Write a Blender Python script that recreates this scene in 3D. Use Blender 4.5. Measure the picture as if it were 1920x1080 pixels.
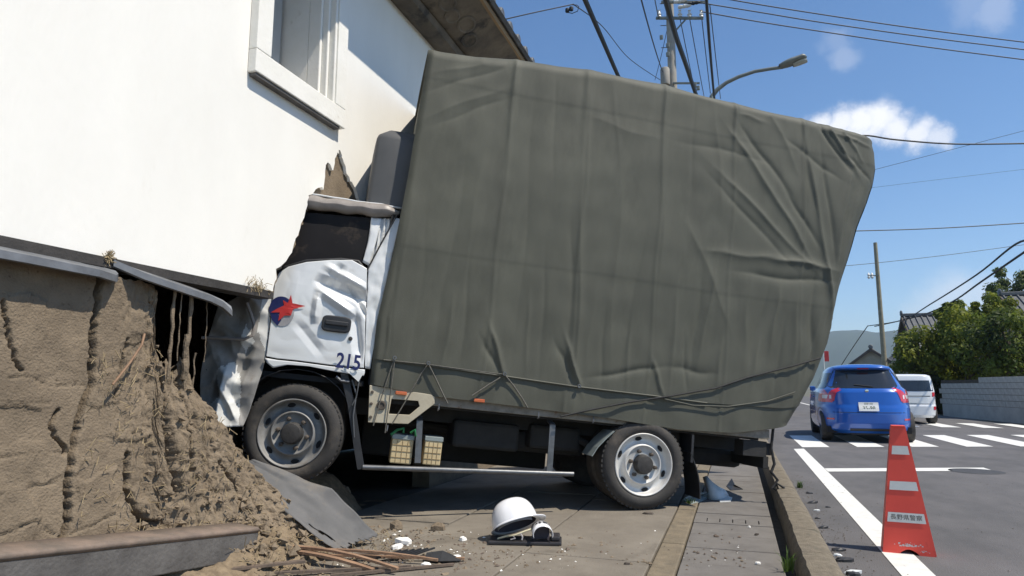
import bpy, bmesh, math, random
import numpy as np
from mathutils import Vector, Matrix, noise
from mathutils.geometry import tessellate_polygon
R = math.radians
random.seed(11)
rng = np.random.default_rng(5)
sc = bpy.context.scene
for o in list(bpy.data.objects):
    bpy.data.objects.remove(o, do_unlink=True)
COL = sc.collection

# ------------------------------------------------------------------ camera
CAMZ = 1.06
FPX = 1250.0
PITCH = 8.4187
YAW = 18.3857
cam_d = bpy.data.cameras.new('camera')
cam = bpy.data.objects.new('camera', cam_d)
COL.objects.link(cam)
cam.location = (0, 0, CAMZ)
cam.rotation_euler = (R(90 + PITCH), 0, R(YAW))
cam_d.sensor_width = 36
cam_d.lens = 36 * FPX / 1920
cam_d.clip_start = 0.05
cam_d.clip_end = 20000
sc.camera = cam
CM = Matrix.Translation((0, 0, CAMZ)) @ Matrix.Rotation(R(YAW), 4, 'Z') @ Matrix.Rotation(R(90 + PITCH), 4, 'X')

def ray(px, py):
    """direction of a photograph point, used to read real positions off the photograph"""
    return (CM.to_3x3() @ Vector((px - 960, 540 - py, -FPX)))
def pw(px, py, ax, val):
    """point of the photograph on a world plane x / y / z = val"""
    d = ray(px, py); i = 'xyz'.index(ax); c = Vector((0, 0, CAMZ))
    return c + d * ((val - c[i]) / d[i])

# ------------------------------------------------------------------ sky, sun, exposure
SUN_EL, SUN_AZ = 58.0, -8.0
S = Vector((math.cos(R(SUN_EL)) * math.cos(R(SUN_AZ)), math.cos(R(SUN_EL)) * math.sin(R(SUN_AZ)), math.sin(R(SUN_EL))))
world = bpy.data.worlds.new('World'); sc.world = world; world.use_nodes = True
wn, wl = world.node_tree.nodes, world.node_tree.links
wn.clear()
wout = wn.new('ShaderNodeOutputWorld'); bg = wn.new('ShaderNodeBackground')
sky = wn.new('ShaderNodeTexSky'); sky.sky_type = 'NISHITA'; sky.sun_disc = False
sky.sun_elevation = R(SUN_EL); sky.sun_rotation = math.atan2(S.x, S.y)
sky.air_density = 1.0; sky.dust_density = 0.15; sky.ozone_density = 3.0; sky.altitude = 400
bg.inputs['Strength'].default_value = 0.115
tc = wn.new('ShaderNodeTexCoord')
nz = wn.new('ShaderNodeTexNoise'); nz.inputs['Scale'].default_value = 30; nz.inputs['Detail'].default_value = 6; nz.inputs['Roughness'].default_value = .6
wl.new(tc.outputs['Generated'], nz.inputs['Vector'])
vs = wn.new('ShaderNodeVectorMath'); vs.operation = 'MULTIPLY_ADD'
wl.new(nz.outputs['Color'], vs.inputs[0]); vs.inputs[1].default_value = (.04,) * 3; 
off = wn.new('ShaderNodeVectorMath'); off.operation = 'SUBTRACT'; off.inputs[1].default_value = (.02,) * 3
wl.new(tc.outputs['Generated'], off.inputs[0]); wl.new(off.outputs[0], vs.inputs[2])
prev = None
CLOUDS = [(1540, 240, 30, .9), (1575, 236, 30, .95), (1610, 230, 34, 1), (1645, 226, 38, 1), (1680, 244, 32, .95), (1725, 252, 30, .9), (1762, 258, 24, .7), (1600, 252, 30, .9),
          (1568, 75, 30, .13), (1578, 108, 26, .2), (1830, 0, 46, .14), (1866, 20, 34, .22), (1790, 570, 60, .45), (1860, 560, 50, .45), (1730, 590, 40, .3),
          (2150, 120, 90, .6), (2240, 150, 80, .7), (2400, 300, 120, .8), (-300, 60, 120, .6), (700, -500, 150, .6), (1300, -420, 130, .6)]
for (cx, cy, r, st) in CLOUDS:
    d = ray(cx, cy).normalized()
    dn = wn.new('ShaderNodeVectorMath'); dn.operation = 'DISTANCE'
    wl.new(vs.outputs[0], dn.inputs[0]); dn.inputs[1].default_value = d
    mr = wn.new('ShaderNodeMapRange'); mr.interpolation_type = 'SMOOTHERSTEP'
    wl.new(dn.outputs['Value'], mr.inputs['Value'])
    rr = r / 1290.0
    mr.inputs['From Min'].default_value = rr * 1.25; mr.inputs['From Max'].default_value = rr * .2
    mr.inputs['To Min'].default_value = 0; mr.inputs['To Max'].default_value = st
    if prev is None: prev = mr.outputs[0]
    else:
        mx = wn.new('ShaderNodeMath'); mx.operation = 'MAXIMUM'
        wl.new(prev, mx.inputs[0]); wl.new(mr.outputs[0], mx.inputs[1]); prev = mx.outputs[0]
mix = wn.new('ShaderNodeMix'); mix.data_type = 'RGBA'
hs = wn.new('ShaderNodeHueSaturation'); hs.inputs['Saturation'].default_value = 1.16; hs.inputs['Value'].default_value = 1.08
wl.new(sky.outputs[0], hs.inputs['Color'])
wl.new(prev, mix.inputs[0]); wl.new(hs.outputs[0], mix.inputs[6])
mix.inputs[7].default_value = (7.6, 7.7, 8.0, 1)
wl.new(mix.outputs[2], bg.inputs['Color']); wl.new(bg.outputs[0], wout.inputs['Surface'])
sun_d = bpy.data.lights.new('sun', 'SUN'); sun_d.energy = 4.6; sun_d.angle = R(.53); sun_d.color = (1, .925, .80)
sun = bpy.data.objects.new('sun', sun_d); COL.objects.link(sun)
sun.rotation_euler = S.to_track_quat('Z', 'Y').to_euler(); sun.location = (6, 0, 12)
sc.view_settings.view_transform = 'Standard'; sc.view_settings.look = 'None'
sc.view_settings.exposure = 0.32; sc.view_settings.gamma = 1

# ------------------------------------------------------------------ helpers
def mat(name, c1, c2=None, scale=6.0, rough=.7, bump=.0, bscale=None, metal=0.0, spec=.5, detail=5, c3=None, c3scale=2.0, c3amt=(.55, .7), coat=0, stretch=None, trans=0):
    m = bpy.data.materials.new(name); m.use_nodes = True
    n, l = m.node_tree.nodes, m.node_tree.links
    b = n['Principled BSDF']
    b.inputs['Roughness'].default_value = rough; b.inputs['Metallic'].default_value = metal
    b.inputs['Specular IOR Level'].default_value = spec
    if coat: b.inputs['Coat Weight'].default_value = coat; b.inputs['Coat Roughness'].default_value = .08
    if trans: b.inputs['Transmission Weight'].default_value = trans
    t = n.new('ShaderNodeTexCoord'); vec = t.outputs['Object']
    if stretch:
        mp = n.new('ShaderNodeMapping'); mp.inputs['Scale'].default_value = stretch
        l.new(vec, mp.inputs['Vector']); vec = mp.outputs[0]
    if c2 is None: c2 = tuple(x * .82 for x in c1)
    nn = n.new('ShaderNodeTexNoise'); nn.inputs['Scale'].default_value = scale; nn.inputs['Detail'].default_value = detail
    nn.inputs['Roughness'].default_value = .62
    l.new(vec, nn.inputs['Vector'])
    rp = n.new('ShaderNodeValToRGB'); l.new(nn.outputs['Fac'], rp.inputs[0])
    rp.color_ramp.elements[0].position = .34; rp.color_ramp.elements[1].position = .66
    rp.color_ramp.elements[0].color = (*c2, 1); rp.color_ramp.elements[1].color = (*c1, 1)
    colr = rp.outputs[0]
    if c3 is not None:
        n3 = n.new('ShaderNodeTexNoise'); n3.inputs['Scale'].default_value = c3scale; n3.inputs['Detail'].default_value = 7
        n3.inputs['Roughness'].default_value = .68; l.new(vec, n3.inputs['Vector'])
        mr_ = n.new('ShaderNodeMapRange'); l.new(n3.outputs['Fac'], mr_.inputs['Value'])
        mr_.inputs['From Min'].default_value = c3amt[0]; mr_.inputs['From Max'].default_value = c3amt[1]
        mx_ = n.new('ShaderNodeMix'); mx_.data_type = 'RGBA'
        l.new(mr_.outputs[0], mx_.inputs[0]); l.new(colr, mx_.inputs[6]); mx_.inputs[7].default_value = (*c3, 1)
        colr = mx_.outputs[2]
    l.new(colr, b.inputs['Base Color'])
    if bump:
        nb = n.new('ShaderNodeTexNoise'); nb.inputs['Scale'].default_value = bscale or scale * 6; nb.inputs['Detail'].default_value = 6
        l.new(vec, nb.inputs['Vector'])
        bp = n.new('ShaderNodeBump'); bp.inputs['Strength'].default_value = bump; bp.inputs['Distance'].default_value = .01
        l.new(nb.outputs['Fac'], bp.inputs['Height']); l.new(bp.outputs[0], b.inputs['Normal'])
    return m

M = {}
M['plaster'] = mat('white_plaster', (.855, .835, .785), (.815, .795, .745), 2.2, .88, .2, 36, c3=(.69, .65, .58), c3scale=2.6, c3amt=(.62, .88), stretch=(1, 1, .4))
M['frame_plaster'] = mat('window_plaster', (.85, .83, .78), (.80, .78, .72), 5, .85, .2, 40, c3=(.5, .45, .36), c3scale=7, c3amt=(.62, .8))
M['clay'] = mat('bare_clay', (.228, .177, .122), (.163, .126, .087), 7, .95, .7, 90, c3=(.10, .075, .05), c3scale=30, c3amt=(.60, .70))
M['clay_dark'] = mat('broken_clay', (.22, .165, .105), (.10, .075, .05), 14, .95, .9, 50)
M['soil'] = mat('loose_soil', (.25, .19, .122), (.15, .112, .072), 20, .95, .9, 70)
M['straw'] = mat('straw', (.36, .285, .17), (.24, .18, .10), 30, .9)
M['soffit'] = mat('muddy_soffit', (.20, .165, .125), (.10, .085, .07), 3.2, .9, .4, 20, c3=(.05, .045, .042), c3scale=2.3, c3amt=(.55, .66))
M['fascia'] = mat('fascia_wood', (.36, .24, .12), (.25, .16, .08), 3, .8, .2, 30, stretch=(1, .12, 1))
M['tile'] = mat('roof_tile', (.13, .135, .14), (.07, .075, .08), 8, .55, .2, 40)
M['flash'] = mat('grey_flashing', (.19, .20, .215), (.12, .125, .135), 8, .5, .15, 30, metal=.25, c3=(.16, .11, .07), c3scale=4, c3amt=(.58, .75))
M['flash_rust'] = mat('rusty_flashing', (.22, .165, .13), (.13, .105, .085), 9, .7, .3, 40, c3=(.16, .12, .1), c3scale=6)
M['sheet'] = mat('bent_sheet', (.12, .118, .118), (.085, .084, .084), 5, .72, .2, 22, c3=(.2, .165, .125), c3scale=3, c3amt=(.5, .75))
M['timber'] = mat('old_timber', (.125, .118, .112), (.07, .065, .062), 5, .85, .5, 50, stretch=(.2, 1, 1))
M['ledge'] = mat('dark_ledge_board', (.055, .05, .047), (.03, .028, .027), 6, .85, .4, 50)
M['lath'] = mat('red_lath', (.32, .20, .125), (.2, .12, .075), 8, .85, .3, 50)
M['lath2'] = mat('dark_lath', (.17, .125, .095), (.09, .07, .055), 8, .85, .3, 50)
M['asphalt'] = mat('asphalt', (.128, .121, .120), (.088, .085, .085), 2.2, .9, .6, 120, detail=12, c3=(.068, .066, .067), c3scale=.9, c3amt=(.52, .75), stretch=(1, .45, 1))
M['gutter_asphalt'] = M['asphalt']
M['paint'] = mat('road_paint', (.74, .73, .69), (.62, .61, .57), 9, .75, .2, 80, c3=(.3, .29, .28), c3scale=14, c3amt=(.64, .74))
M['slab'] = mat('paving_slab', (.21, .185, .15), (.15, .13, .105), 3, .9, .35, 90, detail=8, c3=(.10, .085, .065), c3scale=3.2, c3amt=(.56, .78))
M['strip'] = mat('concrete_strip', (.21, .17, .115), (.14, .115, .08), 10, .92, .5, 90, detail=8, c3=(.09, .08, .06), c3scale=12, c3amt=(.58, .7))
M['lid'] = mat('gutter_lid', (.17, .158, .145), (.125, .115, .105), 5, .9, .35, 110, detail=8, c3=(.085, .078, .07), c3scale=6, c3amt=(.58, .75))
M['bed'] = mat('joint_soil', (.085, .07, .05), (.05, .042, .03), 16, .95, .5, 60)
M['kerb'] = mat('kerb_concrete', (.215, .18, .13), (.13, .11, .08), 22, .95, .9, 130, detail=9, c3=(.1, .095, .07), c3scale=9, c3amt=(.56, .72))
M['ground'] = mat('ground', (.14, .13, .10), (.09, .09, .06), 1.0, .95, .3, 30)
M['tarp'] = mat('olive_tarpaulin', (.106, .107, .084), (.086, .087, .069), 2.6, .66, .16, 330, spec=.3, c3=(.072, .073, .058), c3scale=2.4, c3amt=(.48, .72), stretch=(1, 1, .35))
M['tarp_in'] = mat('tarpaulin_seam', (.10, .10, .078), (.084, .084, .064), 4, .7, c3=(.07, .07, .055), c3scale=3, c3amt=(.5, .7))
M['rope'] = mat('grey_rope', (.16, .15, .13), (.10, .095, .08), 60, .9)
M['rope_dark'] = mat('dark_rope', (.035, .034, .034), (.02, .02, .02), 40, .85)
M['truck_white'] = mat('truck_white', (.70, .71, .71), (.66, .67, .67), 3, .28, 0, coat=.5, c3=(.46, .44, .4), c3scale=5, c3amt=(.6, .85))
M['torn_white'] = mat('torn_white_panel', (.66, .66, .64), (.56, .56, .54), 6, .6, c3=(.3, .26, .21), c3scale=8, c3amt=(.55, .75))
M['truck_grey'] = mat('crumpled_panel', (.33, .32, .30), (.22, .21, .2), 6, .68, .15, 20, c3=(.2, .16, .12), c3scale=7, c3amt=(.55, .75))
M['rail_grey'] = mat('dusty_rail', (.27, .24, .22), (.2, .18, .165), 10, .45, .1, 40)
M['deflector'] = mat('deflector_plastic', (.10, .102, .106), (.085, .088, .092), 3, .6, spec=.25)
M['black_plastic'] = mat('black_plastic', (.03, .031, .034), (.018, .018, .02), 12, .5)
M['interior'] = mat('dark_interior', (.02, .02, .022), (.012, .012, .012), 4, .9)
M['glass_dark'] = mat('dusty_glass', (.016, .015, .016), (.012, .011, .012), 3, .55, spec=.12, c3=(.10, .078, .056), c3scale=5, c3amt=(.57, .85))
M['chassis'] = mat('chassis_black', (.026, .025, .024), (.016, .016, .016), 9, .75, .2, 40)
M['steel'] = mat('galvanised_steel', (.19, .195, .205), (.12, .125, .13), 14, .42, metal=.6)
M['bed_rail'] = mat('bed_rail', (.27, .245, .20), (.17, .15, .12), 14, .65, .2, 60, c3=(.14, .07, .035), c3scale=10, c3amt=(.58, .7))
M['beige'] = mat('beige_bracket', (.52, .47, .36), (.42, .37, .27), 8, .55, .1, 40, c3=(.22, .13, .07), c3scale=9, c3amt=(.62, .74))
M['cream'] = mat('cream_plastic', (.62, .50, .29), (.52, .40, .22), 8, .55)
M['cream_line'] = mat('cream_rib', (.30, .215, .11), (.25, .18, .09), 8, .6)
M['green'] = mat('green_strap', (.02, .2, .07), (.015, .12, .04), 12, .5)
M['tyre'] = mat('tyre_rubber', (.05, .046, .043), (.036, .034, .032), 14, .85, .2, 90, c3=(.13, .108, .085), c3scale=5, c3amt=(.5, .8))
M['rim'] = mat('rim_steel', (.29, .285, .275), (.22, .215, .205), 12, .55, metal=.15, c3=(.13, .115, .095), c3scale=5, c3amt=(.52, .75))
M['rim_sunlit'] = mat('rim_steel_sunlit', (.66, .65, .62), (.56, .55, .53), 12, .42, metal=.15, c3=(.3, .27, .23), c3scale=5, c3amt=(.58, .8))  # brighter rim steel, sunlight on the rear wheel put into its colour
M['hub'] = mat('hub_black', (.05, .047, .044), (.03, .028, .027), 20, .7, .2, 60)
M['nut'] = mat('rusty_nut', (.12, .095, .075), (.06, .05, .04), 30, .7)
M['amber'] = mat('amber_lens', (.55, .16, .06), (.45, .1, .04), 8, .2)
M['navy'] = mat('navy_paint', (.012, .018, .11), (.012, .018, .09), 8, .45)
M['red_paint'] = mat('red_paint', (.55, .035, .03), (.48, .03, .03), 8, .45)
M['silver_paint'] = mat('silver_paint', (.38, .37, .38), (.33, .32, .33), 8, .4)
M['red_plastic'] = mat('cone_red', (.82, .09, .06), (.75, .08, .055), 5, .5, spec=.4, c3=(.55, .05, .04), c3scale=9, c3amt=(.6, .8))
M['reflect'] = mat('reflective_band', (.72, .72, .68), (.64, .64, .6), 14, .4)
M['ink'] = mat('black_ink', (.02, .02, .025), (.02, .02, .02), 8, .7)
M['scuff'] = mat('white_scuff', (.62, .58, .56), (.5, .44, .42), 20, .8)
M['hat'] = mat('helmet_white', (.82, .82, .84), (.79, .79, .81), 4, .18, coat=.6)
M['hat_in'] = mat('helmet_lining', (.10, .085, .10), (.06, .05, .06), 8, .7)
M['strap'] = mat('webbing_grey', (.36, .35, .36), (.28, .27, .28), 20, .8)
M['strap_y'] = mat('webbing_cream', (.60, .56, .40), (.5, .44, .28), 20, .8)
M['board_black'] = mat('clipboard_black', (.035, .032, .036), (.02, .02, .022), 10, .5)
M['white_plastic'] = mat('white_fragment', (.72, .73, .72), (.64, .66, .64), 10, .4)
M['grey_plastic'] = mat('grey_fragment', (.28, .32, .31), (.2, .23, .23), 10, .4)
M['leafA'] = mat('leaf_yellow_green', (.24, .26, .03), (.15, .18, .022), 1.6, .6, spec=.3)
M['leafB'] = mat('leaf_dark', (.075, .105, .025), (.035, .058, .015), 1.6, .6, spec=.3)
M['leafC'] = mat('leaf_mid', (.15, .19, .03), (.085, .12, .02), 1.6, .6, spec=.3)
M['bark'] = mat('bark', (.12, .09, .065), (.06, .045, .035), 10, .9, .6, 40)
M['grass'] = mat('weed_blade', (.10, .17, .03), (.06, .11, .02), 10, .6)
M['pole'] = mat('concrete_pole', (.36, .335, .29), (.29, .27, .235), 6, .85, .2, 40)
M['pole_wood'] = mat('weathered_pole', (.30, .27, .19), (.22, .2, .14), 6, .85, .2, 40)
M['cable'] = mat('black_cable', (.02, .022, .024), (.015, .016, .018), 20, .6)
M['insul'] = mat('porcelain', (.66, .66, .63), (.58, .58, .55), 20, .3)
M['lampgrey'] = mat('lamp_grey', (.2, .215, .19), (.15, .16, .145), 10, .5, metal=.2)
M['lens'] = mat('lamp_lens', (.4, .4, .35), (.35, .35, .3), 10, .25)
M['block'] = mat('concrete_block', (.44, .42, .375), (.34, .325, .29), 6, .92, .4, 60, c3=(.17, .165, .155), c3scale=4, c3amt=(.56, .75))
M['block2'] = mat('wall_footing', (.42, .405, .37), (.33, .32, .295), 3, .92, .3, 50)
M['hill'] = mat('hill_forest', (.05, .075, .045), (.03, .05, .03), .006, .95)
M['hwall'] = mat('house_wall', (.34, .31, .25), (.27, .25, .2), 2, .9)
M['hwood'] = mat('barge_board', (.1, .075, .06), (.07, .055, .045), 6, .85)
M['car_blue'] = mat('car_blue', (.012, .11, .47), (.012, .10, .44), 2, .28, metal=.1, coat=1)
M['car_white'] = mat('van_white', (.72, .74, .76), (.7, .72, .74), 2, .25, coat=.6)
M['car_black'] = mat('car_black', (.02, .02, .024), (.018, .018, .02), 2, .25, coat=1)
M['car_glass'] = mat('car_glass', (.02, .024, .028), (.018, .02, .024), 2, .05, spec=.8)
M['tail_red'] = mat('tail_lamp_red', (.62, .03, .05), (.5, .02, .035), 9, .15, coat=1)
M['tail_clear'] = mat('tail_lamp_clear', (.75, .68, .68), (.65, .6, .6), 9, .15, coat=1)
M['plate'] = mat('number_plate', (.78, .78, .76), (.74, .74, .72), 9, .4)
M['plate_ink'] = mat('plate_green', (.02, .09, .05), (.02, .08, .04), 9, .5)
M['chrome'] = mat('chrome', (.7, .7, .7), (.65, .65, .65), 9, .15, metal=1)
M['manhole'] = mat('manhole_iron', (.07, .068, .068), (.05, .05, .05), 12, .7, .5, 60, metal=.2)
M['shutter'] = mat('grey_shutter', (.46, .47, .47), (.4, .41, .41), 4, .8)

for k_ in ('leafA', 'leafB', 'leafC', 'grass'):      # leaves let some light through
    nt = M[k_].node_tree; pb = nt.nodes['Principled BSDF']; tl = nt.nodes.new('ShaderNodeBsdfTranslucent'); ms = nt.nodes.new('ShaderNodeMixShader'); ms.inputs[0].default_value = .5
    nt.links.new(pb.inputs['Base Color'].links[0].from_socket, tl.inputs['Color'])
    nt.links.new(pb.outputs[0], ms.inputs[1]); nt.links.new(tl.outputs[0], ms.inputs[2]); nt.links.new(ms.outputs[0], nt.nodes['Material Output'].inputs['Surface'])

def obj(name, me, m=None, parent=None, label=None, cat=None, group=None, kind=None):
    o = bpy.data.objects.new(name, me); COL.objects.link(o)
    if m is not None and me is not None and not me.materials:
        for mm in (m if isinstance(m, (list, tuple)) else [m]): me.materials.append(M[mm] if isinstance(mm, str) else mm)
    if parent is not None: o.parent = parent
    tag(o, label, cat, group, kind)
    return o
def tag(o, label=None, cat=None, group=None, kind=None):
    if label: o['label'] = label
    if cat: o['category'] = cat
    if group: o['group'] = group
    if kind: o['kind'] = kind
    return o
def thing(name, label, cat, loc=(0, 0, 0), rz=0, group=None):
    o = bpy.data.objects.new(name, None); COL.objects.link(o)
    o.location = loc; o.rotation_euler = (0, 0, rz); o.empty_display_size = .1
    return tag(o, label, cat, group)
def copy_tree(o, parent=None):
    c = o.copy(); COL.objects.link(c)
    if parent is not None: c.parent = parent
    for ch in list(o.children): copy_tree(ch, c)
    return c

class MB:
    def __init__(s, off=(0, 0, 0)):
        s.v = []; s.f = []; s.mi = []; s.off = Vector(off); s.cur = 0
    def add(s, vs, fs):
        b = len(s.v); s.v += [tuple(Vector(v) + s.off) for v in vs]
        s.f += [tuple(i + b for i in f) for f in fs]; s.mi += [s.cur] * len(fs); return s
    def box(s, lo, hi, rot=None, ctr=None):
        lo, hi = Vector(lo), Vector(hi)
        c = (lo + hi) / 2; vs = []
        for x in (lo.x, hi.x):
            for y in (lo.y, hi.y):
                for z in (lo.z, hi.z):
                    p = Vector((x, y, z))
                    if rot is not None:
                        cc = Vector(ctr) if ctr is not None else c
                        p = cc + rot @ (p - cc)
                    vs.append(p)
        return s.add(vs, [(0, 1, 3, 2), (4, 6, 7, 5), (0, 4, 5, 1), (2, 3, 7, 6), (0, 2, 6, 4), (1, 5, 7, 3)])
    def obox(s, c, half, rot):
        c = Vector(c); return s.box(c - Vector(half), c + Vector(half), rot, c)
    def bar(s, a, b, wdt, hgt, up=(0, 0, 1)):
        a, b = Vector(a), Vector(b); d = (b - a).normalized(); u = Vector(up)
        r = d.cross(u).normalized(); u = r.cross(d).normalized()
        vs = []
        for p in (a, b):
            for (i, j) in ((-1, -1), (1, -1), (1, 1), (-1, 1)): vs.append(p + r * (i * wdt / 2) + u * (j * hgt / 2))
        return s.add(vs, [(3, 2, 1, 0), (4, 5, 6, 7), (0, 1, 5, 4), (1, 2, 6, 5), (2, 3, 7, 6), (3, 0, 4, 7)])
    def tube(s, pts, r, n=8, cap=True):
        pts = [Vector(p) for p in pts]; rs = r if isinstance(r, (list, tuple)) else [r] * len(pts)
        rings = []; pu = None
        for i, p in enumerate(pts):
            d = (pts[min(i + 1, len(pts) - 1)] - pts[max(i - 1, 0)]).normalized()
            if pu is None: pu = Vector((0, 0, 1)) if abs(d.z) < .9 else Vector((1, 0, 0))
            x = d.cross(pu).normalized(); pu = x.cross(d).normalized()
            rings.append([p + (x * math.cos(2 * math.pi * k / n) + pu * math.sin(2 * math.pi * k / n)) * rs[i] for k in range(n)])
        vs = [q for r_ in rings for q in r_]; fs = []
        for i in range(len(pts) - 1):
            for k in range(n):
                a = i * n + k; b = i * n + (k + 1) % n
                fs.append((a, b, b + n, a + n))
        if cap: fs += [tuple(range(n))[::-1], tuple(range((len(pts) - 1) * n, len(pts) * n))]
        return s.add(vs, fs)
    def lathe(s, prof, n=32, axis='y', c=(0, 0, 0), rot=None):
        """prof: (radius, height along axis)"""
        vs = []; fs = []; c = Vector(c)
        for (r, h) in prof:
            for k in range(n):
                a = 2 * math.pi * k / n; x, z = r * math.cos(a), r * math.sin(a)
                p = Vector((x, h, z)) if axis == 'y' else (Vector((x, z, h)) if axis == 'z' else Vector((h, x, z)))
                if rot is not None: p = rot @ p
                vs.append(c + p)
        for i in range(len(prof) - 1):
            for k in range(n):
                a = i * n + k; b = i * n + (k + 1) % n
                fs.append((a, b, b + n, a + n))
        return s.add(vs, fs)
    def prism(s, loop, fn, d0, d1):
        """loop 2d, fn(a,b,d)->3d point"""
        n = len(loop); tri = tessellate_polygon([[Vector((a, b, 0)) for a, b in loop]])
        vs = [fn(a, b, d0) for a, b in loop] + [fn(a, b, d1) for a, b in loop]
        fs = [tuple(t) for t in tri] + [tuple(i + n for i in t)[::-1] for t in tri]
        fs += [(i, (i + 1) % n, (i + 1) % n + n, i + n) for i in range(n)]
        return s.add(vs, fs)
    def grid(s, P):
        """P: array (a,b,3)"""
        a, b = len(P), len(P[0]); vs = [tuple(P[i][j]) for i in range(a) for j in range(b)]
        fs = [(i * b + j, i * b + j + 1, (i + 1) * b + j + 1, (i + 1) * b + j) for i in range(a - 1) for j in range(b - 1)]
        return s.add(vs, fs)
    def mesh(s, name, smooth=False, bevel=0, fix=True, solid=0):
        me = bpy.data.meshes.new(name); me.from_pydata(s.v, [], s.f)
        me.polygons.foreach_set('material_index', s.mi)
        if fix or bevel or solid:
            bm = bmesh.new(); bm.from_mesh(me)
            if fix: bmesh.ops.recalc_face_normals(bm, faces=bm.faces)
            if solid:
                bmesh.ops.solidify(bm, geom=bm.faces[:], thickness=solid)
            if bevel:
                bmesh.ops.bevel(bm, geom=[e for e in bm.edges if len(e.link_faces) == 2 and e.calc_face_angle(0) > .5], offset=bevel, segments=2, profile=.5, affect='EDGES')
            bm.to_mesh(me); bm.free()
        if smooth:
            me.polygons.foreach_set('use_smooth', [True] * len(me.polygons))
            if smooth != 'all': me.set_sharp_from_angle(angle=R(40))
        me.update(); return me
    def build(s, name, m, parent=None, smooth=False, bevel=0, fix=True, solid=0, **kw):
        return obj(name, s.mesh(name, smooth, bevel, fix, solid), m, parent, **kw)

def text_mesh(body, size, name, bold=0):
    c = bpy.data.curves.new(name, 'FONT'); c.body = body; c.size = size; c.offset = size * bold; c.align_x = 'CENTER'; c.align_y = 'CENTER'
    o = bpy.data.objects.new(name, c); COL.objects.link(o)
    dg = bpy.context.evaluated_depsgraph_get(); dg.update()
    me = bpy.data.meshes.new_from_object(o.evaluated_get(dg))
    bpy.data.objects.remove(o, do_unlink=True); bpy.data.curves.remove(c)
    me.materials.clear()
    return me
def place_text(body, size, name, m, parent, origin, xdir, ydir, sx=1.0, bold=0):
    me = text_mesh(body, size, name, bold)
    xd, yd = Vector(xdir).normalized(), Vector(ydir).normalized()
    for v in me.vertices: v.co = Vector(origin) + xd * (v.co.x * sx) + yd * v.co.y
    return obj(name, me, m, parent)
def nz3(x, y, z, s=1.0): return noise.noise(Vector((x * s, y * s, z * s)))
def fbm(x, y, z=0, s=1.0, o=4): return noise.fractal(Vector((x * s, y * s, z * s)), 1.0, 2.0, o)
def interp(x, pts):
    return float(np.interp(x, [p[0] for p in pts], [p[1] for p in pts]))
def sag(a, b, s, n=16):
    a, b = Vector(a), Vector(b)
    return [a.lerp(b, i / n) - Vector((0, 0, s * 4 * (i / n) * (1 - i / n))) for i in range(n + 1)]

# ================================================================== SETTING
g = MB(); g.add([(-3000, -300, -.04), (3000, -300, -.04), (3000, 3000, -.04), (-3000, 3000, -.04)], [(0, 1, 2, 3)])
g.build('ground', 'ground', kind='structure')
# road
road = MB(); P = []
ys = [-6 + i * 2 for i in range(30)] + [60 + i * 12 for i in range(20)]
road.grid([[(x, y, 0.0 if x < 5 else -.015 * (x - 5) / 3) for x in (.40, 2, 4, 6, 7.3)] for y in ys])
road = road.build('road', 'asphalt', kind='structure')
def road_mark(name, quad, z=.004):
    m = MB(); m.add([(x, y, z) for x, y in quad], [(0, 1, 2, 3)]); return m.build(name, 'paint', road)
road_mark('edge_line', [(.80, -2), (.99, -2), (1.06, 12.75), (.89, 12.65)])
sk = math.tan(R(20.5))
def skew(x, y0): return y0 + (x - 1.05) * sk
road_mark('stop_line', [(1.05, skew(1.05, 9.45)), (3.05, skew(3.05, 9.45)), (3.05, skew(3.05, 9.80)), (1.05, skew(1.05, 9.80))])
road_mark('stop_line', [(4.0, 10.6), (6.6, 10.6), (6.6, 10.85), (4.0, 10.85)])
for k in range(8):
    x0 = 1.06 + k * .93; x1 = x0 + .46
    road_mark('crosswalk_bar', [(x0, skew(x0, 13.05)), (x1, skew(x1, 13.05)), (x1 + .0, skew(x1, 13.05) + 3.0), (x0, skew(x0, 13.05) + 3.0)])
for k in range(5):
    x0 = 3.2 + k * .95
    road_mark('crosswalk_bar', [(x0, 20.6), (x0 + .45, 20.6), (x0 + .45, 23), (x0, 23)])
road_mark('centre_line', [(3.95, 26), (4.1, 26), (4.1, 90), (3.95, 90)])
mh = MB(); c = pw(1830, 884, 'z', 0)
mh.lathe([(0, .006), (.27, .006), (.275, .004), (.30, .004), (.31, .001)], 28, 'z', (c.x, c.y, 0)); 
mhc = mh.build('manhole_cover', 'manhole', road)
# pavement: bed, slabs, dividing strip, gutter lids
pv = MB(); pv.box((-3.6, -2, -.03), (.30, 60, .055)); pave = pv.build('pavement', 'bed', kind='structure')
def piece(lo, hi, name, m, parent, bev=.006, tilt=0):
    b = MB(); b.box(lo, hi)
    if tilt:
        c_ = (Vector(lo) + Vector(hi)) / 2
        b.v = [tuple(c_ + Matrix.Rotation(R(random.uniform(-tilt, tilt)), 3, 'X') @ (Vector(p) - c_)) for p in b.v]
    return b.build(name, m, parent, bevel=bev)
y = 1.6; k = 0
while y < 15:
    L = .98
    for (x0, x1) in ((-2.85, -1.98), (-1.97, -1.23), (-1.222, -.492)):
        yy = y + (.35 if x0 > -1.3 else (0 if x0 < -2.5 else .6))
        piece((x0 + .002, yy, .03), (x1 - .003, yy + L - .008, .098 + random.uniform(-.005, .006)), 'paving_slab', 'slab', pave)
    y += L
y = 2.0
while y < 20:
    piece((-.482, y, .03), (-.345, y + .594, .104 + random.uniform(-.002, .003)), 'edging_strip', 'strip', pave, .008); y += .6
y = 2.43; kk = 0
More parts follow.
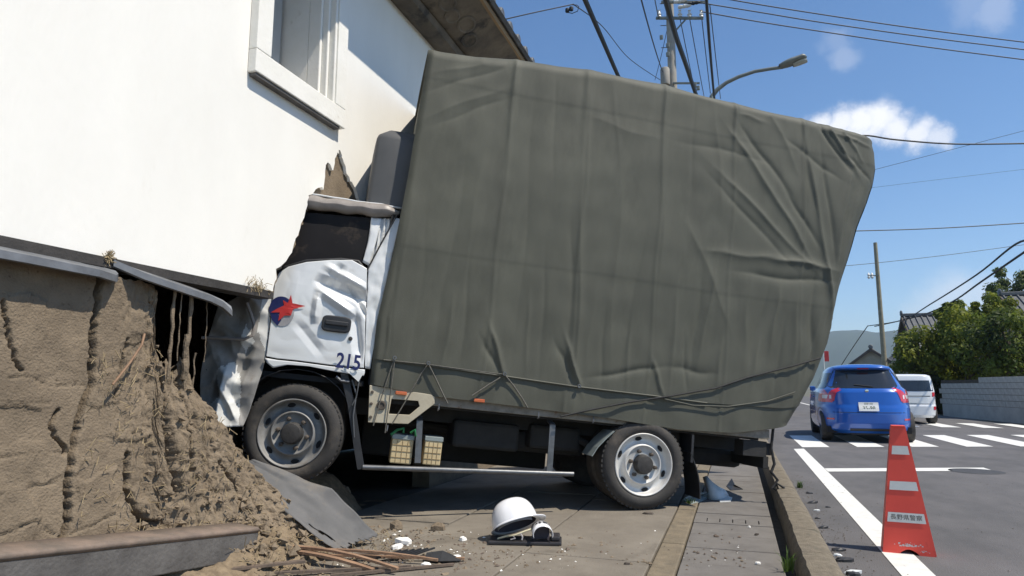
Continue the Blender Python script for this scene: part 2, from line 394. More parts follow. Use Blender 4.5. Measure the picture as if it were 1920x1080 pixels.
while y < 16:
    z1 = .098 + random.uniform(-.003, .003)
    if kk == 7:   # the slotted lid
        b = MB(); b.box((-.335, y, .03), (.20, y + .06, z1)); b.box((-.335, y + .19, .03), (.20, y + .375, z1))
        xs = [-.335 + i * .089 for i in range(7)]
        for i in range(6): b.box((xs[i] + (.004 if i else 0), y + .06, .03), (xs[i + 1] - .004 if i < 5 else .20, y + .19, z1))
        b.build('gutter_lid', 'lid', pave)
    else: piece((-.335, y, .03), (.20, y + .378, z1), 'gutter_lid', 'lid', pave, .005)
    y += .388; kk += 1
y = 1.5
kerb = bpy.data.objects.new('kerb', None); COL.objects.link(kerb); kerb['kind'] = 'structure'
k = 0
while y < 40:
    ke = MB(); dx = .0012 * (y - 1.5); w = random.uniform(-.004, .004)
    P = []
    n = 14
    for i in range(n + 1):
        t = y + .002 + (0.596) * i / n
        j = lambda a: fbm(t * 9, a * 5, k, 1, 3) * .006
        P.append([(.258 + dx + w, t, .0), (.266 + dx + w + j(1), t, .185), (.283 + dx + w + j(2), t, .214 + j(3) * .6), (.345 + dx, t, .218 + j(4) * .6), (.40 + dx, t, .216 + j(4) * .6), (.428 + dx + j(5), t, .204), (.445 + dx + w + j(6), t, .17), (.452 + dx + w, t, -.02)])
    ke.grid(P); b0 = 0; m_ = 8
    ke.f += [tuple(range(m_))[::-1], tuple(range(n * m_, (n + 1) * m_))]; ke.mi += [0, 0]
    ke.build('kerb_stone', 'kerb', kerb, smooth=True)
    y += .6; k += 1
# distant hills
hl = MB(); P = []
for i in range(241):
    a = R(-60 + i * .5)
    d0 = 1500
    prof = 134 + 18 * math.sin(a * 7 + .6) + 9 * math.sin(a * 17 + 1) + 7 * math.sin(a * 47) + 4 * math.sin(a * 90 + 1) + 8 * nz3(i * .12, 2, 1)
    row = []
    for j in range(7):
        t = j / 6; rr_ = d0 + 520 * t
        row.append((rr_ * math.sin(a), rr_ * math.cos(a), -2 + (prof + 6 * nz3(i * .22, j, 3)) * math.sin(t * math.pi / 2) ** .9))
    P.append(row)
hl.grid(P); hl.build('hills', 'hill', smooth='all', kind='structure')

# ================================================================== STOREHOUSE
WX = -3.0
sh = thing('storehouse', 'white plastered storehouse with broken clay wall that the truck has run into', 'storehouse', (WX, 4, 0))
inv = Vector((-WX, -4, 0))     # world -> storehouse local
def SB(): return MB(inv)
random.seed(3)
def jag(pts, n, amp):
    out = []
    for i in range(len(pts) - 1):
        a, b = Vector(pts[i]), Vector(pts[i + 1])
        for k in range(n):
            p = a.lerp(b, k / n)
            if i or k: p += Vector((random.uniform(-amp, amp), random.uniform(-amp, amp)))
            out.append((p.x, p.y))
    out.append(tuple(pts[-1])); return out
LEDGE = 1.69
hole_pl = jag([(3.80, LEDGE), (3.835, 1.86), (3.98, 2.03), (4.06, 2.22), (4.135, 2.40), (4.16, 2.50), (4.24, 2.56), (4.33, 2.60), (4.345, 2.80), (4.40, 2.83), (4.45, 2.79), (4.50, 2.95), (4.55, 2.97), (4.60, 2.90), (4.68, 2.80), (4.80, 2.74), (4.88, 2.60), (5.4, 2.5), (6.0, 2.2), (6.3, LEDGE)], 4, .016)
W0, W1, WZ0, WZ1 = 3.57, 4.36, 3.30, 4.72     # window opening
def wall_layer(hole, x0, x1, zb, ytop=5.4):
    outer = [(-2.5, zb)] + hole + [(10.5, zb), (10.5, ytop), (-2.5, ytop)]
    win = [(W0, WZ0), (W0, WZ1), (W1, WZ1), (W1, WZ0)]
    loops = [[Vector((a, b, 0)) for a, b in outer], [Vector((a, b, 0)) for a, b in win]]
    tri = tessellate_polygon(loops); allp = outer + win; n = len(allp)
    b = SB(); vs = [(x0, a, z) for a, z in allp] + [(x1, a, z) for a, z in allp]
    fs = [tuple(t) for t in tri] + [tuple(i + n for i in t)[::-1] for t in tri]
    for (s0, ln) in ((0, len(outer)), (len(outer), 4)):
        fs += [(s0 + i, s0 + (i + 1) % ln, s0 + (i + 1) % ln + n, s0 + i + n) for i in range(ln)]
    return b.add(vs, fs)
wall_layer(hole_pl, WX, WX - .028, LEDGE).build('plaster_wall', 'plaster', sh)
core_hole = jag([(3.83, LEDGE), (3.87, 1.86), (4.02, 2.03), (4.10, 2.22), (4.16, 2.38), (4.22, 2.44), (4.6, 2.44), (4.9, 2.40), (5.4, 2.42), (6.0, 2.1), (6.3, LEDGE)], 5, .022)
wall_layer(core_hole, WX - .029, WX - .16, LEDGE - .02, 5.3).build('clay_core', 'clay', sh, label='bare tan clay showing where the plaster has flaked off above the cab')
# dark room behind the wall, far side and ends so that no light leaks in
rm = SB(); rm.box((WX - 3.5, -2.5, 0), (WX - 3.3, 10.5, 5.3)); rm.box((WX - 3.3, -2.5, 0), (WX - .17, -2.3, 5.3)); rm.box((WX - 3.3, 10.3, 0), (WX - .17, 10.5, 5.3))
rm.box((WX - 3.3, -2.3, 5.1), (WX - .17, 10.3, 5.3))
rm.build('rear_wall', 'clay_dark', sh)
# lower wall beyond the truck
lw = SB(); lw.box((WX - .16, 6.3, 0), (WX + .03, 10.5, LEDGE)); lw.build('lower_wall', 'clay', sh)
# window
wd = SB()
FX = WX + .068
def frame_piece(y0, y1, z0, z1, x0=WX + .001, x1=FX):
    b = SB(); b.box((x0, y0, z0), (x1, y1, z1)); return b
wroot = frame_piece(3.42, 4.50, 3.14, 3.30).build('window', 'frame_plaster', sh, bevel=.006)
frame_piece(3.42, W0 - .0, 3.302, 4.72).build('frame', 'frame_plaster', wroot, bevel=.006)
frame_piece(W1 + .0, 4.50, 3.302, 4.72).build('frame', 'frame_plaster', wroot, bevel=.006)
frame_piece(3.42, 4.50, 4.722, 4.86).build('frame', 'frame_plaster', wroot, bevel=.006)
sl = SB(); sl.box((WX + .002, 3.44, 3.118), (WX + .055, 4.44, 3.139)); sl.build('sill_drip', 'timber', wroot)
for i in range(3):   # stepped plaster jamb on the far side
    b = SB(); b.box((WX - .16 + .0 * i, W1 - .030 * (3 - i) + .002, WZ0), (FX - .012 - .05 * (2 - i), W1 - .030 * (2 - i), WZ1)); b.build('jamb_step', 'frame_plaster', wroot, bevel=.008)
b = SB(); b.box((WX - .44, W1 - .088, WZ0 - .1), (WX - .161, W1 + .05, WZ1)); b.build('reveal', 'frame_plaster', wroot)
b = SB(); b.box((WX - .44, W0 - .1, WZ0 - .12), (WX - .161, W1 - .09, WZ0 - .001)); b.build('reveal', 'frame_plaster', wroot)
b = SB(); b.box((WX - .44, W0 - .1, WZ0), (WX - .161, W0 - .0, WZ1)); b.build('reveal', 'frame_plaster', wroot)
b = SB(); b.box((WX - .43, W0 + .001, WZ0), (WX - .40, W1 - .125, WZ1 - .001)); b.build('shutter', 'shutter', wroot)
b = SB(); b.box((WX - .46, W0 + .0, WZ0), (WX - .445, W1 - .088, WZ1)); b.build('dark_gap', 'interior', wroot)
# eaves: flaring corbel, fascia, roof and eave tiles
Y0, Y1 = -2.6, 11.0
def extr(prof, name, m, parent, smooth=False):
    b = SB(); n = len(prof); N = 60
    P = [[(x + .006 * nz3(x * 9, yy * 2.3, z * 9), yy, z + .008 * nz3(x * 7, yy * 1.7, 5)) for (x, z) in prof] for yy in [Y0 + (Y1 - Y0) * i / N for i in range(N + 1)]]
    b.grid(P); return b.build(name, m, parent, smooth=smooth)
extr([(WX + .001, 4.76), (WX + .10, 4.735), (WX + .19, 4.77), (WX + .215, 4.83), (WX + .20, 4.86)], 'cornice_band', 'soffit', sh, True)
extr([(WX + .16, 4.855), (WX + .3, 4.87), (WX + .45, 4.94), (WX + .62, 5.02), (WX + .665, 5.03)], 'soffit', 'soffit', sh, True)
fa = SB(); fa.box((WX + .655, Y0, 5.028), (WX + .69, Y1, 5.095)); fa.build('fascia', 'fascia', sh, bevel=.006)
# hanging mud patches under the eaves (ring shaped blisters)
for (yy, xx, r_) in ((5.75, .40, .10), (5.95, .36, .09), (6.2, .42, .11), (5.5, .44, .07), (6.45, .35, .1)):
    b = SB(); zc = 4.865 + (xx - .3) * .5
    b.lathe([(r_, .02), (r_ * .96, -.012), (r_ * .8, -.018), (r_ * .7, -.004), (r_ * .3, .0), (0.001, -.002)], 16, 'z', (WX + xx, yy, zc), Matrix.Rotation(R(-26), 3, 'Y') @ Matrix.Diagonal((1, 1.25, 1)))
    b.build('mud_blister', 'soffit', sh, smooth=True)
rf = SB(); rf.prism([(WX + .72, 5.09), (WX + .755, 5.118), (WX - 3.2, 6.95), (WX - 3.2, 6.85)], lambda a, b, d: (a, d, b), Y0, Y1); roof = rf.build('roof', 'tile', sh)
tp = SB(); N = 7
et = []
for i in range(N + 1):
    a = math.pi * i / N; et.append((math.cos(a) * .075, math.sin(a) * .055))
tb = MB()
for sgn, xx in ((0, .06), (1, -.95)):
    pass
tb.add([(.035, p[0], p[1]) for p in et] + [(-1.0, p[0], p[1] + .47) for p in et], [(i, i + 1, i + N + 2, i + N + 1) for i in range(N)])
tb.lathe([(.001, .04), (.06, .04), (.068, .03), (.07, -.01)], 14, 'x', (0, 0, .0))
tile_me = tb.mesh('eave_tile', True); tile_me.materials.append(M['tile'])
yy = Y0 + .1
while yy < Y1:
    o = obj('eave_tile', tile_me, None, roof); o.location = Vector((WX + .695, yy, 5.165)) + inv; yy += .30
# metal drip flashing along the top of the clay wall
def flashing(pts, name='metal_flashing'):
    b = SB(); P = []
    for (yy, xi, zi, xo, zo) in pts:
        P.append([(xi, yy, zi), (xo, yy, zo), (xo + .004, yy, zo - .035), (xo - .012, yy, zo - .038)])
    b.grid(P); return b.build(name, 'flash', sh, solid=.003)
flashing([(-2, WX + .002, 1.667, WX + .15, 1.622), (1.0, WX + .002, 1.667, WX + .15, 1.622), (2.0, WX + .002, 1.664, WX + .15, 1.618), (2.35, WX + .002, 1.66, WX + .15, 1.612), (2.47, WX + .01, 1.655, WX + .12, 1.606), (2.52, WX + .05, 1.64, WX + .07, 1.625)])
flashing([(2.52, WX + .004, 1.705, WX + .03, 1.70), (2.62, WX + .004, 1.69, WX + .13, 1.642), (2.9, WX + .01, 1.655, WX + .15, 1.60), (3.05, WX + .03, 1.63, WX + .165, 1.578), (3.15, WX + .06, 1.605, WX + .165, 1.555), (3.22, WX + .10, 1.575, WX + .15, 1.53), (3.26, WX + .13, 1.54, WX + .14, 1.515)])
bl = SB(); bl.box((WX - .10, -2.5, 1.655), (WX + .022, 3.78, 1.706)); bl.build('ledge_board', 'ledge', sh)

# clay base wall, cracked and broken, falling away towards the cab
def ztop(yy):
    return interp(yy, [(-3, 1.61), (2.72, 1.61), (2.80, 1.58), (2.815, 1.3), (2.85, 1.13), (2.90, 1.22), (2.94, 1.12), (2.99, 1.24), (3.03, 1.10), (3.08, .98), (3.2, .82), (3.33, .60), (3.45, .44), (3.55, .30), (3.68, .17), (3.8, .1)]) + .03 * nz3(yy * 23, 1, 4)
NY, NZ = 430, 190
Yv = np.concatenate([np.linspace(-2.5, 1.4, 60), np.linspace(1.42, 3.8, NY - 60)])
cl = SB(); P = []
cracks = [  # y,z polylines with half width and depth
    ([(1.99, 1.42), (2.02, 1.30), (2.05, 1.20), (2.10, 1.13)], .010, .06),
    ([(2.44, 1.62), (2.43, 1.3), (2.44, 1.08), (2.40, .95), (2.37, .8), (2.35, .62), (2.36, .45), (2.33, .36)], .022, .13),
    ([(2.62, 1.3), (2.60, 1.12), (2.57, 1.0)], .010, .07),
    ([(2.28, .95), (2.25, .88), (2.29, .82), (2.33, .76)], .012, .08),
    ([(1.6, 1.08), (1.9, 1.09), (2.12, 1.10), (2.25, 1.07), (2.42, 1.07)], .0045, .009),
    ([(1.7, .78), (1.95, .77), (2.2, .77), (2.33, .76)], .004, .008),
    ([(1.8, .98), (2.1, .985), (2.28, .98)], .004, .006),
    ([(1.8, .61), (2.1, .62), (2.3, .63)], .004, .007),
    ([(2.66, .72), (2.66, .55), (2.70, .45), (2.74, .4), (2.80, .36)], .02, .14),
    ([(2.86, 1.1), (2.85, .9), (2.86, .7), (2.88, .5)], .018, .13),
    ([(2.96, 1.1), (2.95, .85), (2.95, .62)], .015, .12),
    ([(3.12, .64), (3.2, .5), (3.24, .35)], .012, .09),
    ([(2.05, .45), (2.2, .48), (2.33, .38), (2.5, .42), (2.6, .45)], 0.006, .012),
    ([(1.62, .52), (1.72, .46), (1.85, .47), (1.95, .52)], .006, .014)]
segs = [(np.array(p), w_, d_) for p, w_, d_ in cracks]
for yy in Yv:
    zt = ztop(yy); zs = np.linspace(0, zt, NZ)
    base = np.full(NZ, WX + .055)
    # heap spreading at the foot and towards the cab
    low = np.clip(1 - zs / 1.25, 0, 1)
    foot = interp(yy, [(0, .07), (2.0, .07), (2.6, .10), (2.85, .20), (3.1, .32), (3.5, .55), (3.8, .65)])
    base += foot * low ** 1.7
    if yy > 2.78: base += .10 * min(1, (yy - 2.78) / .12) * np.clip(1 - (zs - .9) / .3, 0, 1)
    for (p, w_, d_) in segs:
        if yy < p[:, 0].min() - .2 or yy > p[:, 0].max() + .2: continue
        d = np.full(NZ, 9.0)
        wob = np.array([.012 * nz3(yy * 6, z * 26, 2) + .006 * nz3(yy * 9, z * 75, 4) for z in zs])
        for i in range(len(p) - 1):
            a, b_ = p[i], p[i + 1]; ab = b_ - a; L2 = (ab ** 2).sum()
            t = np.clip(((yy + wob - a[0]) * ab[0] + (zs - a[1]) * ab[1]) / L2, 0, 1)
            d = np.minimum(d, np.hypot(yy + wob - a[0] - t * ab[0], zs + wob - a[1] - t * ab[1]))
        base -= d_ * np.exp(-np.abs(d / (w_ * .62)) ** 3)
    rough = .002 + .012 * max(0, min(1, (yy - 2.5) / .4))
    row = []
    for z, x in zip(zs, base):
        r1 = (noise.cell(Vector((yy * 5 + .3 * nz3(yy * 9, z * 9, 1), z * 6.2 + .3 * nz3(yy * 8, z * 8, 4), 2))) - .5) * .006 + fbm(yy * 5, z * 5, 0, 1, 3) * (.004 + .010 * max(0, min(1, (yy - 2.5) / .4))) + fbm(yy * 34, z * 22, 7, 1, 4) * rough
        if yy > 2.6: r1 += (-abs(nz3(yy * 48, z * 5, 8)) * .035 - abs(nz3(yy * 110, z * 16, 3)) * .014 + (noise.cell(Vector((yy * 22 + .4 * nz3(yy * 20, z * 8, 2), z * 6, 1))) - .5) * .012) * min(1, (yy - 2.6) / .2)
        row.append((x + r1, yy + .01 * nz3(yy * 9, z * 30, 1) * (1 if yy > 2.7 else 0), z))
    P.append(row)
cl.grid(P)
# back of the broken slab
cl.grid([[(WX - .03, yy, 0), (WX - .03, yy, ztop(yy) * .98), (WX + .03, yy, ztop(yy))] for yy in Yv[::6]])
cl.build('clay_wall', 'clay', sh, smooth='all', fix=False, label='cracked tan clay base wall with its plaster gone')
# hanging laths and straw in the broken opening
for (yy, z0, z1, r_) in ((2.865, 1.10, 1.62, .009), (2.985, 1.02, 1.6, .010), (2.97, 1.10, 1.35, .012), (2.915, 1.2, 1.6, .003), (3.04, 1.0, 1.25, .005), (3.11, 1.2, 1.55, .003)):
    b = SB(); pts = [(WX + .09 + .012 * nz3(z * 16, yy * 9, 1), yy + .010 * nz3(z * 19, yy * 5, 3) + .03 * (1 - (z - z0) / (z1 - z0)) * (yy - 2.95), z) for z in np.linspace(z0, z1, 12)]
    b.tube(pts, [r_ * (1 + .9 * nz3(i * 1.3, yy * 7, 2)) for i in range(12)], 7); b.build('hanging_lath', 'clay', sh)
b = SB(); b.tube([(WX + .12, 2.50, 1.07), (WX + .13, 2.58, 1.18), (WX + .13, 2.64, 1.27), (WX + .11, 2.67, 1.33)], .006, 6); b.build('hanging_lath', 'lath', sh)
st = SB()
for i in range(420):
    if i < 60: yy, z = random.gauss(2.50, .008), 1.69 + abs(random.gauss(0, .022))
    elif i < 140: yy, z = random.gauss(3.62, .05), 1.69 + abs(random.gauss(0, .03))
    else: yy, z = random.uniform(2.4, 3.3), random.uniform(.3, 1.25)
    if z > 1.6: x = WX + .02
    else:
        if z > ztop(yy): continue
        foot = interp(yy, [(0, .07), (2.0, .07), (2.6, .10), (2.85, .20), (3.1, .32), (3.5, .55), (3.8, .65)])
        x = WX + .075 + foot * max(0, 1 - z / 1.25) ** 1.7 + (.10 if yy > 2.84 and z < .9 else 0)
    L = random.uniform(.015, .045)
    a = Vector((x, yy, z)); d = Vector((random.uniform(.0, .5), random.uniform(-.7, .7), random.uniform(-1.0, 1.0))).normalized() * L
    st.tube([a - d * .3, a + d], .0018, 4, False)
st.build('straw', 'straw', sh, kind='stuff')

# ================================================================== THE TRUCK
PSI, PT = R(211), R(6)
TF = Vector((math.cos(PSI) * math.cos(PT), math.sin(PSI) * math.cos(PT), math.sin(PT)))
TL = Vector((-math.sin(PSI), math.cos(PSI), 0)); TU = TF.cross(TL)
RW = .35
TO = pw(1210, 957, 'z', .098) + Vector((0, 0, RW))           # rear left wheel centre
tr = thing('truck', 'small white truck with olive tarpaulin body and crushed cab in the storehouse wall', 'truck', TO - TU * RW)
tr.rotation_euler = Matrix((TF, TL, TU)).transposed().to_euler()
def TB(): return MB((0, 0, RW))
def tk(px, py, v=0.0):
    """photograph point on the truck's own plane y = v (x forward, y left, z up from the rear axle)"""
    d = ray(px, py); c = Vector((0, 0, CAMZ)); q = c + d * ((TO + TL * v - c).dot(TL) / d.dot(TL)) - TO
    return Vector((q.dot(TF), v, q.dot(TU)))
TWD = 1.70
# --- wheels
def wheel_parts(parent, c, rot, rm='rim'):
    Rm = rot
    t = MB((0, 0, RW) if parent.name.startswith('truck') else (0, 0, 0))
    prof = [(.238, -.03), (.25, -.004), (.275, .008), (.30, .008), (.325, -.002), (.342, -.018), (.349, -.04), (.351, -.07), (.351, -.15), (.345, -.18), (.32, -.205), (.25, -.20)]
    t.lathe(prof, 56, 'y', c, Rm)
    n = 56
    for k in range(n):     # shoulder tread blocks
        a = 2 * math.pi * k / n
        p = Rm @ Vector((math.cos(a) * .346, -.034, math.sin(a) * .346)); 
        t.obox(Vector(c) + p, (.006, .016, .011), Rm @ Matrix.Rotation(-a, 3, 'Y'))
    ty = t.build('wheel', 'tyre', parent, smooth=True)
    r = MB(t.off)
    r.lathe([(.24, -.035), (.246, -.004), (.24, .002), (.232, -.004), (.226, -.03), (.214, -.052), (.195, -.058), (.172, -.052), (.160, -.036), (.153, -.018), (.146, -.016), (.139, -.026), (.132, -.034), (.075, -.038)], 56, 'y', c, Rm)
    r.build('rim', rm, ty, smooth='all')
    for k in range(6):
        a = 2 * math.pi * (k + .3) / 6; sl_ = MB(t.off); w_ = .30
        P = []
        for i in range(7):
            aa = a - w_ / 2 + w_ * i / 6; e_ = .014 * (1 - (abs(i - 3) / 3.0) ** 3) + .002
            P.append([Vector(c) + Rm @ Vector((math.cos(aa) * (.200 + q * e_), -.0485, math.sin(aa) * (.200 + q * e_))) for q in (-1, 1)])
        sl_.grid(P); sl_.build('hand_hole', 'interior', ty)
    h = MB(t.off)
    h.lathe([(.078, -.04), (.074, .012), (.066, .026), (.045, .03), (.001, .032)], 28, 'y', c, Rm); hub = h.build('hub', 'hub', ty, smooth=True)
    for k in range(6):
        a = 2 * math.pi * (k + .15) / 6
        nn = MB(t.off); nn.lathe([(.016, -.04), (.015, -.006), (.009, -.002), (.001, -.001)], 6, 'y', Vector(c) + Rm @ Vector((math.cos(a) * .106, 0, math.sin(a) * .106)), Rm)
        nn.build('wheel_nut', 'nut', ty)
    return ty
I3 = Matrix.Identity(3)
FWC = Vector((2.70, -.01, -.0)); STEER = Matrix.Rotation(R(-9), 3, 'Z')
wheel_parts(tr, (0, 0, 0), I3, 'rim_sunlit')
wheel_parts(tr, FWC, STEER)
for (c_, rm) in (((0, -.235, 0), I3), ((0, -1.47, 0), I3), ((0, -1.24, 0), I3), ((2.7, -1.5, 0), STEER)):
    b = TB(); b.lathe([(.10, .0), (.238, -.0), (.26, .0), (.31, .0), (.345, -.03), (.35, -.1), (.345, -.17), (.3, -.2), (.1, -.2)], 32, 'y', c_, rm); b.build('wheel', 'tyre', tr, smooth=True)
# --- chassis
def tbox(lo, hi, name, m, bev=.004, parent=tr): b = TB(); b.box(lo, hi); return b.build(name, m, parent, bevel=bev)
tbox((-1.10, -.52, .16), (3.3, -.45, .29), 'chassis_rail', 'chassis'); tbox((-1.10, -1.25, .16), (3.3, -1.18, .29), 'chassis_rail', 'chassis')
b = TB(); b.tube([(0, -.2, 0), (0, -1.45, 0)], .055, 12); b.lathe([(.001, -.16), (.1, -.14), (.15, 0), (.1, .14), (.001, .16)], 16, 'y', (0, -.85, 0)); b.build('rear_axle', 'chassis', tr, smooth=True)
b = TB(); b.tube([(0.1, -.85, .03), (2.0, -.85, .12)], .04, 10); b.build('drive_shaft', 'chassis', tr)
b = TB(); b.tube([(2.7, -.2, -.02), (2.7, -1.45, -.02)], .045, 10); b.build('front_axle', 'chassis', tr)
tbox((.95, -.72, -.02), (1.5, -.34, .20), 'fuel_tank', 'chassis', .03)
tbox((.35, -1.1, -.02), (1.2, -.5, .15), 'transmission', 'chassis', .03)
tbox((.42, -.74, .02), (.86, -.36, .22), 'air_tank', 'chassis', .03)
tbox((.45, -1.64, -.22), (2.2, -1.25, .25), 'far_light_block', 'chassis', .02); tbox((-1.2, -1.2, .0), (-.45, -.55, .16), 'spare_wheel_carrier', 'chassis', .05)  # big far-side box added to block light coming through under the bed
tbox((2.35, -1.3, -.02), (3.1, -.4, .42), 'engine', 'chassis', .03)
for sx in (-.55, .55):
    b = TB(); b.tube([(sx, -.40, .17), (sx * .5, -.40, .07), (0, -.40, .06)], .03, 8); b.build('leaf_spring', 'chassis', tr)
tbox((-1.14, -1.66, .05), (-1.09, -.06, .15), 'rear_bumper', 'chassis')
tbox((-1.12, -.20, .14), (-.90, -.06, .27), 'spare_bracket', 'chassis')
tbox((-1.17, -.22, .16), (-1.13, -.07, .26), 'tail_lamp', 'black_plastic')
b = TB(); b.box((-.42, -.22, .05), (-.40, .0, .27)); b.build('mudguard', 'black_plastic', tr)
b = TB(); P = [[(-.40 - .10 * t - .03 * math.sin(t * 3), v_, .13 - .36 * t) for v_ in (-.26, -.13, -.0)] for t in [i / 6 for i in range(7)]]; b.grid(P); b.build('mud_flap', 'black_plastic', tr, solid=.008)
b = TB(); a0 = [(.40 * math.cos(R(t)), .40 * math.sin(R(t)) - .02) for t in range(150, 70, -10)]
b.grid([[(x, v_, min(z, .26)) for v_ in (-.25, .0)] for x, z in [(-q[0] * -1, q[1]) for q in [(.44, .03), (.40, .10), (.34, .17), (.27, .24)]]]); b.build('mudguard', 'grey_plastic', tr, solid=.006)
# --- load bed
tbox((-1.05, -1.66, .275), (2.18, -.075, .335), 'load_bed', 'chassis')
b = TB(); b.box((-1.12, -.07, .292), (1.72, -.030, .372)); rail = b.build('bed_rail', 'bed_rail', tr, bevel=.005)
tbox((-1.05, -1.70, .285), (2.18, -1.66, .372), 'bed_rail', 'chassis')
# beige stake bracket with window
def tkp(px, py): q = tk(px, py, .0); return (q.x, q.z)
out = [tkp(*p) for p in ((693, 722), (815, 741), (815, 757), (765, 795), (690, 792))]
win = [tkp(*p) for p in ((734, 748), (784, 752), (787, 762), (768, 778), (729, 776))]
lo_ = [[Vector((a, z, 0)) for a, z in out], [Vector((a, z, 0)) for a, z in win]]
tri = tessellate_polygon(lo_); ap = out + win; n = len(ap)
b = TB(); b.add([(a, .0, z) for a, z in ap] + [(a, -.025, z) for a, z in ap], [tuple(t) for t in tri] + [tuple(i + n for i in t)[::-1] for t in tri] + [(i, (i + 1) % 5, (i + 1) % 5 + n, i + n) for i in range(5)] + [(5 + i, 5 + (i + 1) % 5, 5 + (i + 1) % 5 + n, 5 + i + n) for i in range(5)])
br = b.build('bracket_panel', 'beige', tr, bevel=.003)
b = TB(); q = tk(715, 760, .004); b.lathe([(.035, -.004), (.033, .008), (.022, .009), (.02, .003), (.001, .003)], 18, 'y', q); b.build('rubber_stop', 'nut', br, smooth=True)
for p in ((698, 735), (696, 757), (695, 782)):
    b = TB(); b.lathe([(.012, -.004), (.011, .005), (.001, .006)], 10, 'y', tk(*p, .002)); b.build('bolt', 'nut', br)
for p in ((752, 737), (898, 751)):
    q = tk(*p, .0); b = TB(); b.box(q - Vector((.042, .0, .014)), q + Vector((.042, .022, .012))); b.build('marker_lamp', 'amber', tr, bevel=.005)
# --- side guard and boxes
A, B = tk(680, 876, -.02), tk(1075, 889, -.02)
b = TB(); b.tube([A, A.lerp(B, .5), B], .019, 10); b.build('side_guard', 'steel', tr, smooth=True)
for (p0, p1) in (((1036, 797), (1030, 884)), ((787, 789), (783, 868))):
    a, c_ = tk(*p0, -.04), tk(*p1, -.03)
    b = TB(); b.bar(a + Vector((0, -.10, .03)), a, .045, .012, (0, 1, 0)); b.bar(a, c_, .045, .012, (0, 1, 0)); b.build('guard_post', 'steel', tr)
def container(p0, p1):
    a, c_ = tk(*p0, -.06), tk(*p1, -.06)      # bottom left, top right
    lo, hi = Vector((min(a.x, c_.x), -.24, a.z)), Vector((max(a.x, c_.x), -.06, c_.z))
    b = TB(); b.box(lo, hi); o = b.build('plastic_container', 'cream', tr, bevel=.008)
    for k in (1, 2, 3):
        x = lo.x + (hi.x - lo.x) * k / 4 if k < 4 else 0
        b = TB(); b.box((x - .002, -.061, lo.z + .005), (x + .002, -.057, hi.z - .01)); b.build('rib', 'cream_line', o)
    for k in (1, 2, 3):
        z = lo.z + (hi.z - lo.z) * k / 4
        b = TB(); b.box((lo.x + .004, -.0605, z - .002), (hi.x - .004, -.0565, z + .002)); b.build('rib', 'cream_line', o)
    b = TB(); b.box((lo.x - .004, -.245, hi.z - .004), (hi.x + .004, -.055, hi.z + .03)); b.build('lid', 'grey_plastic', o, bevel=.004)
    return o
container((730, 868), (776, 825)); container((792, 871), (830, 828))
b = TB(); b.tube([tk(733, 815, -.05), tk(745, 806, -.04), tk(757, 803, -.04), tk(756, 812, -.04)], .010, 7); b.build('green_strap', 'green', tr, smooth=True)
b = TB(); b.tube([tk(770, 812, -.05), tk(778, 806, -.04), tk(780, 818, -.04)], .012, 7); b.build('green_strap', 'green', tr, smooth=True)
